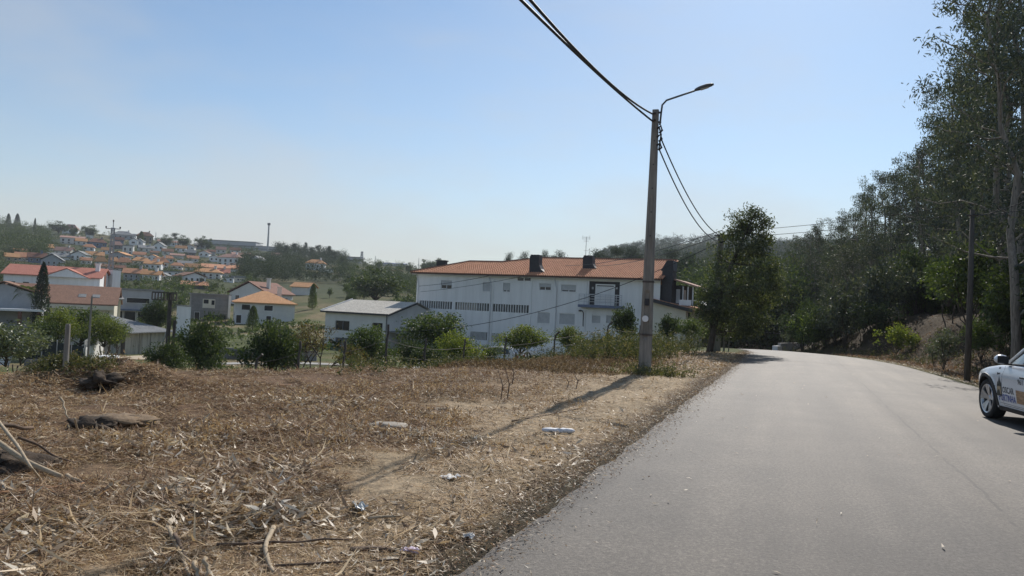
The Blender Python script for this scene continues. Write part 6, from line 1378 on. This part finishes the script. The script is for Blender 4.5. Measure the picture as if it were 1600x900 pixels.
for k, (a, b, c_, lab) in enumerate(((782,622,580,'tallest dead stalk standing in the far field'),(792,624,574,'dead stalk right of the tallest one in the far field'),(900,607,583,'short dead stalk standing left of the lamp pole'),(886,606,588,'broken dead stalk further left of the lamp pole'),(640,608,594,'small dead stalk at the far edge of the field'),(800,600,566,'pale dead stalk behind the tall ones in the far field'))):
    g = G(a, b); H = (EYE+ray(a, c_)*g[1])[2]-g[2]; o = MB().tube([(0,0,-.05),(.03,.02,H*.5),(-.06,.03,H)], [.012,.01,.005], 5).tube([(.03,.02,H*.5),(.16,.05,H*.75)], [.006,.003], 4).build('dead_stalk', m_stickd, None, False, g); tag(o, lab, 'stalk')
g = G(872, 679); tb = MB(); V = []; rgk = np.random.default_rng(3)
for i, f in enumerate(np.linspace(0, 1, 12)):
    for k in range(10):
        a = 6.283*k/10; r_ = .038*(.55 if i in (0, 11) else 1)*(1+.18*rgk.normal()); V.append((-.21+.42*f, r_*math.cos(a)*1.2, .035+r_*math.sin(a)*.75))
tb.add(V, [(i*10+k, i*10+(k+1)%10, i*10+10+(k+1)%10, i*10+10+k) for i in range(11) for k in range(10)], [(0,k+1,k) for k in range(1,9)]+[(110,110+k,111+k) for k in range(1,9)])
tag(tb.build('crushed_tube', M('dirty_white_plastic', (.55,.56,.58), (.72,.72,.73), 8, .5), None, True, g, R(4)), 'crushed white plastic tube lying on the sandy verge', 'litter')
def scrap(name, label, px, py, w_, d_, mat, seed, hgt=.03):
    g = G(px, py); rg = np.random.default_rng(seed); n = 7; V = []
    for i in range(n):
        for k in range(n): V.append(((i/(n-1)-.5)*w_+rg.normal()*.01, (k/(n-1)-.5)*d_+rg.normal()*.01, .015+hgt*rg.random()))
    o = mesh_np(name, V, [(i*n+k, i*n+k+1, i*n+n+k+1, i*n+n+k) for i in range(n-1) for k in range(n-1)], None, mat); return tag(link(name, o, None, g, seed), label, 'litter')
m_paper = M('white_paper', (.62,.60,.56), (.76,.74,.70), 8, .8)
scrap('paper_scrap', 'white paper scrap lying on the litter near the road', 704, 752, .17, .12, m_paper, 1)
scrap('plastic_scrap', 'crumpled bluish clear plastic scrap among dry leaves', 562, 798, .15, .09, M('bluish_plastic', (.40,.43,.43), (.55,.56,.55), 20, .4), 2, .05)
scrap('wrapper', 'small pinkish white wrapper low in the field', 641, 866, .10, .05, M('pink_wrapper', (.60,.45,.55), (.70,.62,.66), 20, .4), 3)
scrap('paper_scrap', 'tiny white scrap near the road edge', 733, 843, .06, .05, m_paper, 4)
for px, py, lab in ((445,601,'pale orange wood chip in the far middle of the field'),(957,583,'orange wood chip left of the lamp pole foot'),(690,640,'long pale wood chip on the right of the field')):
    g = G(px, py); tag(MB().slab([(-.11,-.02,.01),(.10,-.03,.02),(.12,.015,.03),(-.09,.025,.02)], (0,0,.018)).build('wood_chip', m_redbark if px != 690 else m_stick, None, False, g, px*.1), lab, 'wood chip')
# ---- leaf litter, straw and twigs over the field
ML = leafmat('dry_leaf', [(0,(.17,.11,.06)),(.25,(.34,.25,.16)),(.6,(.50,.40,.27)),(.85,(.64,.55,.41)),(1,(.76,.70,.58))], .30, .05, .0, tint=(1.08,1.0,.82))
MS = leafmat('straw', [(0,(.20,.13,.075)),(.35,(.37,.25,.135)),(.75,(.55,.405,.23)),(1,(.70,.57,.37))], .26, .04, .0, tint=(1.08,1.0,.82))
MR = leafmat('reddish_brush', [(0,(.09,.055,.035)),(.4,(.23,.14,.085)),(.8,(.36,.235,.14)),(1,(.50,.37,.24))], .26, .03, .0, tint=(1.08,1.0,.82))
rg = np.random.default_rng(99)
def field_pts(n, r0, r1, a0=-41, a1=18, power=0.0, tmin=.05, sand_keep=1.0, thr=None):
    out = []
    tot = 0
    while tot < n:
        m_ = n*2; r_ = r0*(r1/r0)**(rg.random(m_)**(1-power)) ; a = np.radians(rg.uniform(a0, a1, m_)); x, y = r_*np.sin(a), r_*np.cos(a); s, t = st(x, y); dl = road_l(s)-t
        ed = np.interp(x/np.maximum(y, 3), _ak, [10.5, 12.3, 13.3, 14.3, 15, 15.8, 16.8, 17.6, 21.2, 25, 29, 31, 32, 33, 33, 20, 12])
        ok = (dl > tmin+.3*(vnoise(x*2, y*2, 31)-.3)) & (y < ed+.8)
        keep = 1-(1-sand_keep)*(1-smooth(1.0, 4.2, dl/np.clip(.25+s/14, .35, 1)+1.4*(vnoise(x*.7, y*.7, 33)-.5)))
        if thr is not None: keep = keep*smooth(thr-.12, thr+.12, vnoise(x*.9, y*.9, 40)*.6+vnoise(x*2.7, y*2.7, 41)*.4)
        ok &= rg.random(m_) < keep; q = np.stack([x[ok], y[ok]], 1); out.append(q); tot += len(q)
    q = np.vstack(out)[:n]; return np.c_[q, ground(q[:,0], q[:,1])]
def litter(name, label, pts, L0, L1, W0, W1, mat, tilt, lift, grow=.0):
    n = len(pts); L = rg.uniform(L0, L1, n); W = rg.uniform(W0, W1, n)
    sc = 1+grow*np.clip(np.hypot(pts[:,0], pts[:,1])-6, 0, 30); L, W = L*sc**.6, W*sc
    a = rg.random(n)*6.283; ax = np.stack([np.cos(a), np.sin(a), rg.normal(size=n)*tilt], 1); ax = unit(ax)
    up = np.array([0,0,1.])+rg.normal(size=(n,3))*tilt*1.3; b = unit(np.cross(up, ax)); nn = unit(np.cross(ax, b)); C = pts+np.c_[np.zeros((n,2)), lift*rg.random(n)+L*np.abs(ax[:,2])*.5]
    cv = (rg.normal(size=n)*.22+.1)[:,None]*W[:,None]*nn; bow = (rg.normal(size=n)*.10)[:,None]*L[:,None]*nn
    V = np.stack([C-ax*L[:,None]*.5+bow, C+b*W[:,None]*.5+cv*.3, C+ax*L[:,None]*.5+bow, C-b*W[:,None]*.5-cv*.3], 1).reshape(-1, 3)
    i = np.arange(n)*4; T = np.stack([np.stack([i, i+3, i+1], 1), np.stack([i+2, i+1, i+3], 1)], 1).reshape(-1, 3)
    return tag(link(name, mesh_np(name, V, None, T, mat)), label, kind='stuff')
litter('leaf_litter', 'dry eucalyptus leaves strewn over the cleared field', field_pts(64000, 2.6, 30, sand_keep=.12, thr=.38), .05, .12, .009, .022, ML, .16, .02, .015)
litter('leaf_litter', 'big pale curled leaves in drifts near the viewer', field_pts(8500, 2.6, 12.5, sand_keep=.05, thr=.58), .09, .19, .018, .04, ML, .30, .035)
litter('straw', 'cut straw and dry grass over the cleared field', field_pts(150000, 2.6, 31, sand_keep=.22, thr=.30), .04, .20, .003, .007, MS, .13, .018, .03)
litter('straw', 'fine straw specks on the sandy verge', field_pts(26000, 3, 30, sand_keep=1), .015, .06, .003, .009, MS, .2, .008, .02)
litter('brush', 'reddish brown cut brush over the middle and far field', field_pts(38000, 6.0, 31, sand_keep=.06, thr=.36), .06, .24, .004, .010, MR, .25, .03, .03)
litter('brush', 'dark twigs among the litter near the viewer', field_pts(13000, 2.6, 11, sand_keep=.12, thr=.36), .08, .32, .003, .007, MR, .2, .02)
MD = leafmat('dark_brush', [(0,(.08,.05,.03)),(.5,(.20,.125,.075)),(.85,(.32,.21,.13)),(1,(.48,.37,.25))], .26, .03, .0, tint=(1.08,1.0,.82))
q_ = field_pts(17000, 8.5, 29, -26, 16, sand_keep=.0, thr=.33); litter('brush', 'dark red brown brush matting the far middle of the field', q_, .05, .22, .004, .011, MD, .3, .035, .03)
litter('straw', 'coarse cut stalks among the litter near the viewer', field_pts(1500, 3, 14, sand_keep=.15, thr=.36), .25, .75, .008, .017, MS, .10, .03)
pp = field_pts(700, 19, 31, -5, 17, sand_keep=.0)
weedbed('brambles', 'dead brown bracken tangled over the far right of the field', pp, rg.uniform(.04, .17, len(pp)), leafmat('dead_bracken', [(0,(.08,.055,.035)),(.5,(.17,.12,.075)),(1,(.34,.27,.18))], .3, .02, tint=(1.08,1.0,.82)), 8, 21, .06)
pp = field_pts(420, 8, 30, -41, 16, sand_keep=.2, thr=.5)
weedbed('weeds', 'sparse dry stalks scattered over the field', pp, rg.uniform(.06, .22, len(pp)), MS, 4, 22, .05, .2)
# crumbled soil and leaf bits along both road edges
def edge_bits(n, side):
    s = 1.5+38*rg.random(n)**1.3; t = (road_l(s)-rg.normal(size=n)*.2-.04) if side < 0 else (road_r(s)+np.abs(rg.normal(size=n))*.5-.12); x, y = xy(s, t); z = np.maximum(ground(x, y), np.where((t > road_l(s)) & (t < road_r(s)), road_z(s)+.004, -99)); return np.c_[x, y, z]
litter('edge_debris', 'dark crumbs and leaf bits along the left road edge', edge_bits(16000, -1), .012, .05, .006, .014, MR, .4, .015)
litter('edge_debris', 'straw and leaf bits along the left road edge', edge_bits(9000, -1), .03, .09, .004, .011, ML, .3, .02)
litter('edge_debris', 'leaf bits along the right road edge', edge_bits(6000, 1), .06, .16, .012, .03, ML, .3, .02)
s = rg.uniform(20, 46, 9000); t = road_r(s)+np.abs(rg.normal(size=9000))*2.0+.2; x, y = xy(s, t); litter('leaf_litter', 'dry fallen leaves on the right verge and bank', np.c_[x, y, ground(x, y)], .10, .2, .018, .04, MR, .4, .04)
s = rg.uniform(21, 36, 7000); t = road_l(s)-rg.uniform(.1, 3.2, 7000); x, y = xy(s, t); litter('gravel', 'pale gravel and straw on the verge beyond the lamp pole', np.c_[x, y, ground(x, y)], .05, .14, .02, .05, MS, .25, .015)
n = 260; s = 2+34*rg.random(n)**1.2; t = road_l(s)+(road_r(s)-road_l(s))*rg.beta(.5, 1.1, n); x, y = xy(s, t); u = (t-road_l(s))/(road_r(s)-road_l(s)); litter('leaf_litter', 'few dry leaves and twigs blown onto the asphalt', np.c_[x, y, road_z(s)+.045*(1-(2*u-1)**2)+.002], .03, .10, .005, .02, ML, .15, .006)
# ================================================================== AIR
hm = bpy.data.materials.new('hazy_air'); hm.use_nodes = True; t = hm.node_tree; t.nodes.clear()
pv = t.nodes.new('ShaderNodeVolumePrincipled'); pv.inputs['Color'].default_value = (.86, .92, 1.0, 1); pv.inputs['Density'].default_value = .0002; pv.inputs['Anisotropy'].default_value = .1
o_ = t.nodes.new('ShaderNodeOutputMaterial'); t.links.new(pv.outputs[0], o_.inputs['Volume'])
hz = MB().box(-1750, 1750, -1750, 1750, -12, 150).build('haze', hm); tag(hz, kind='stuff')
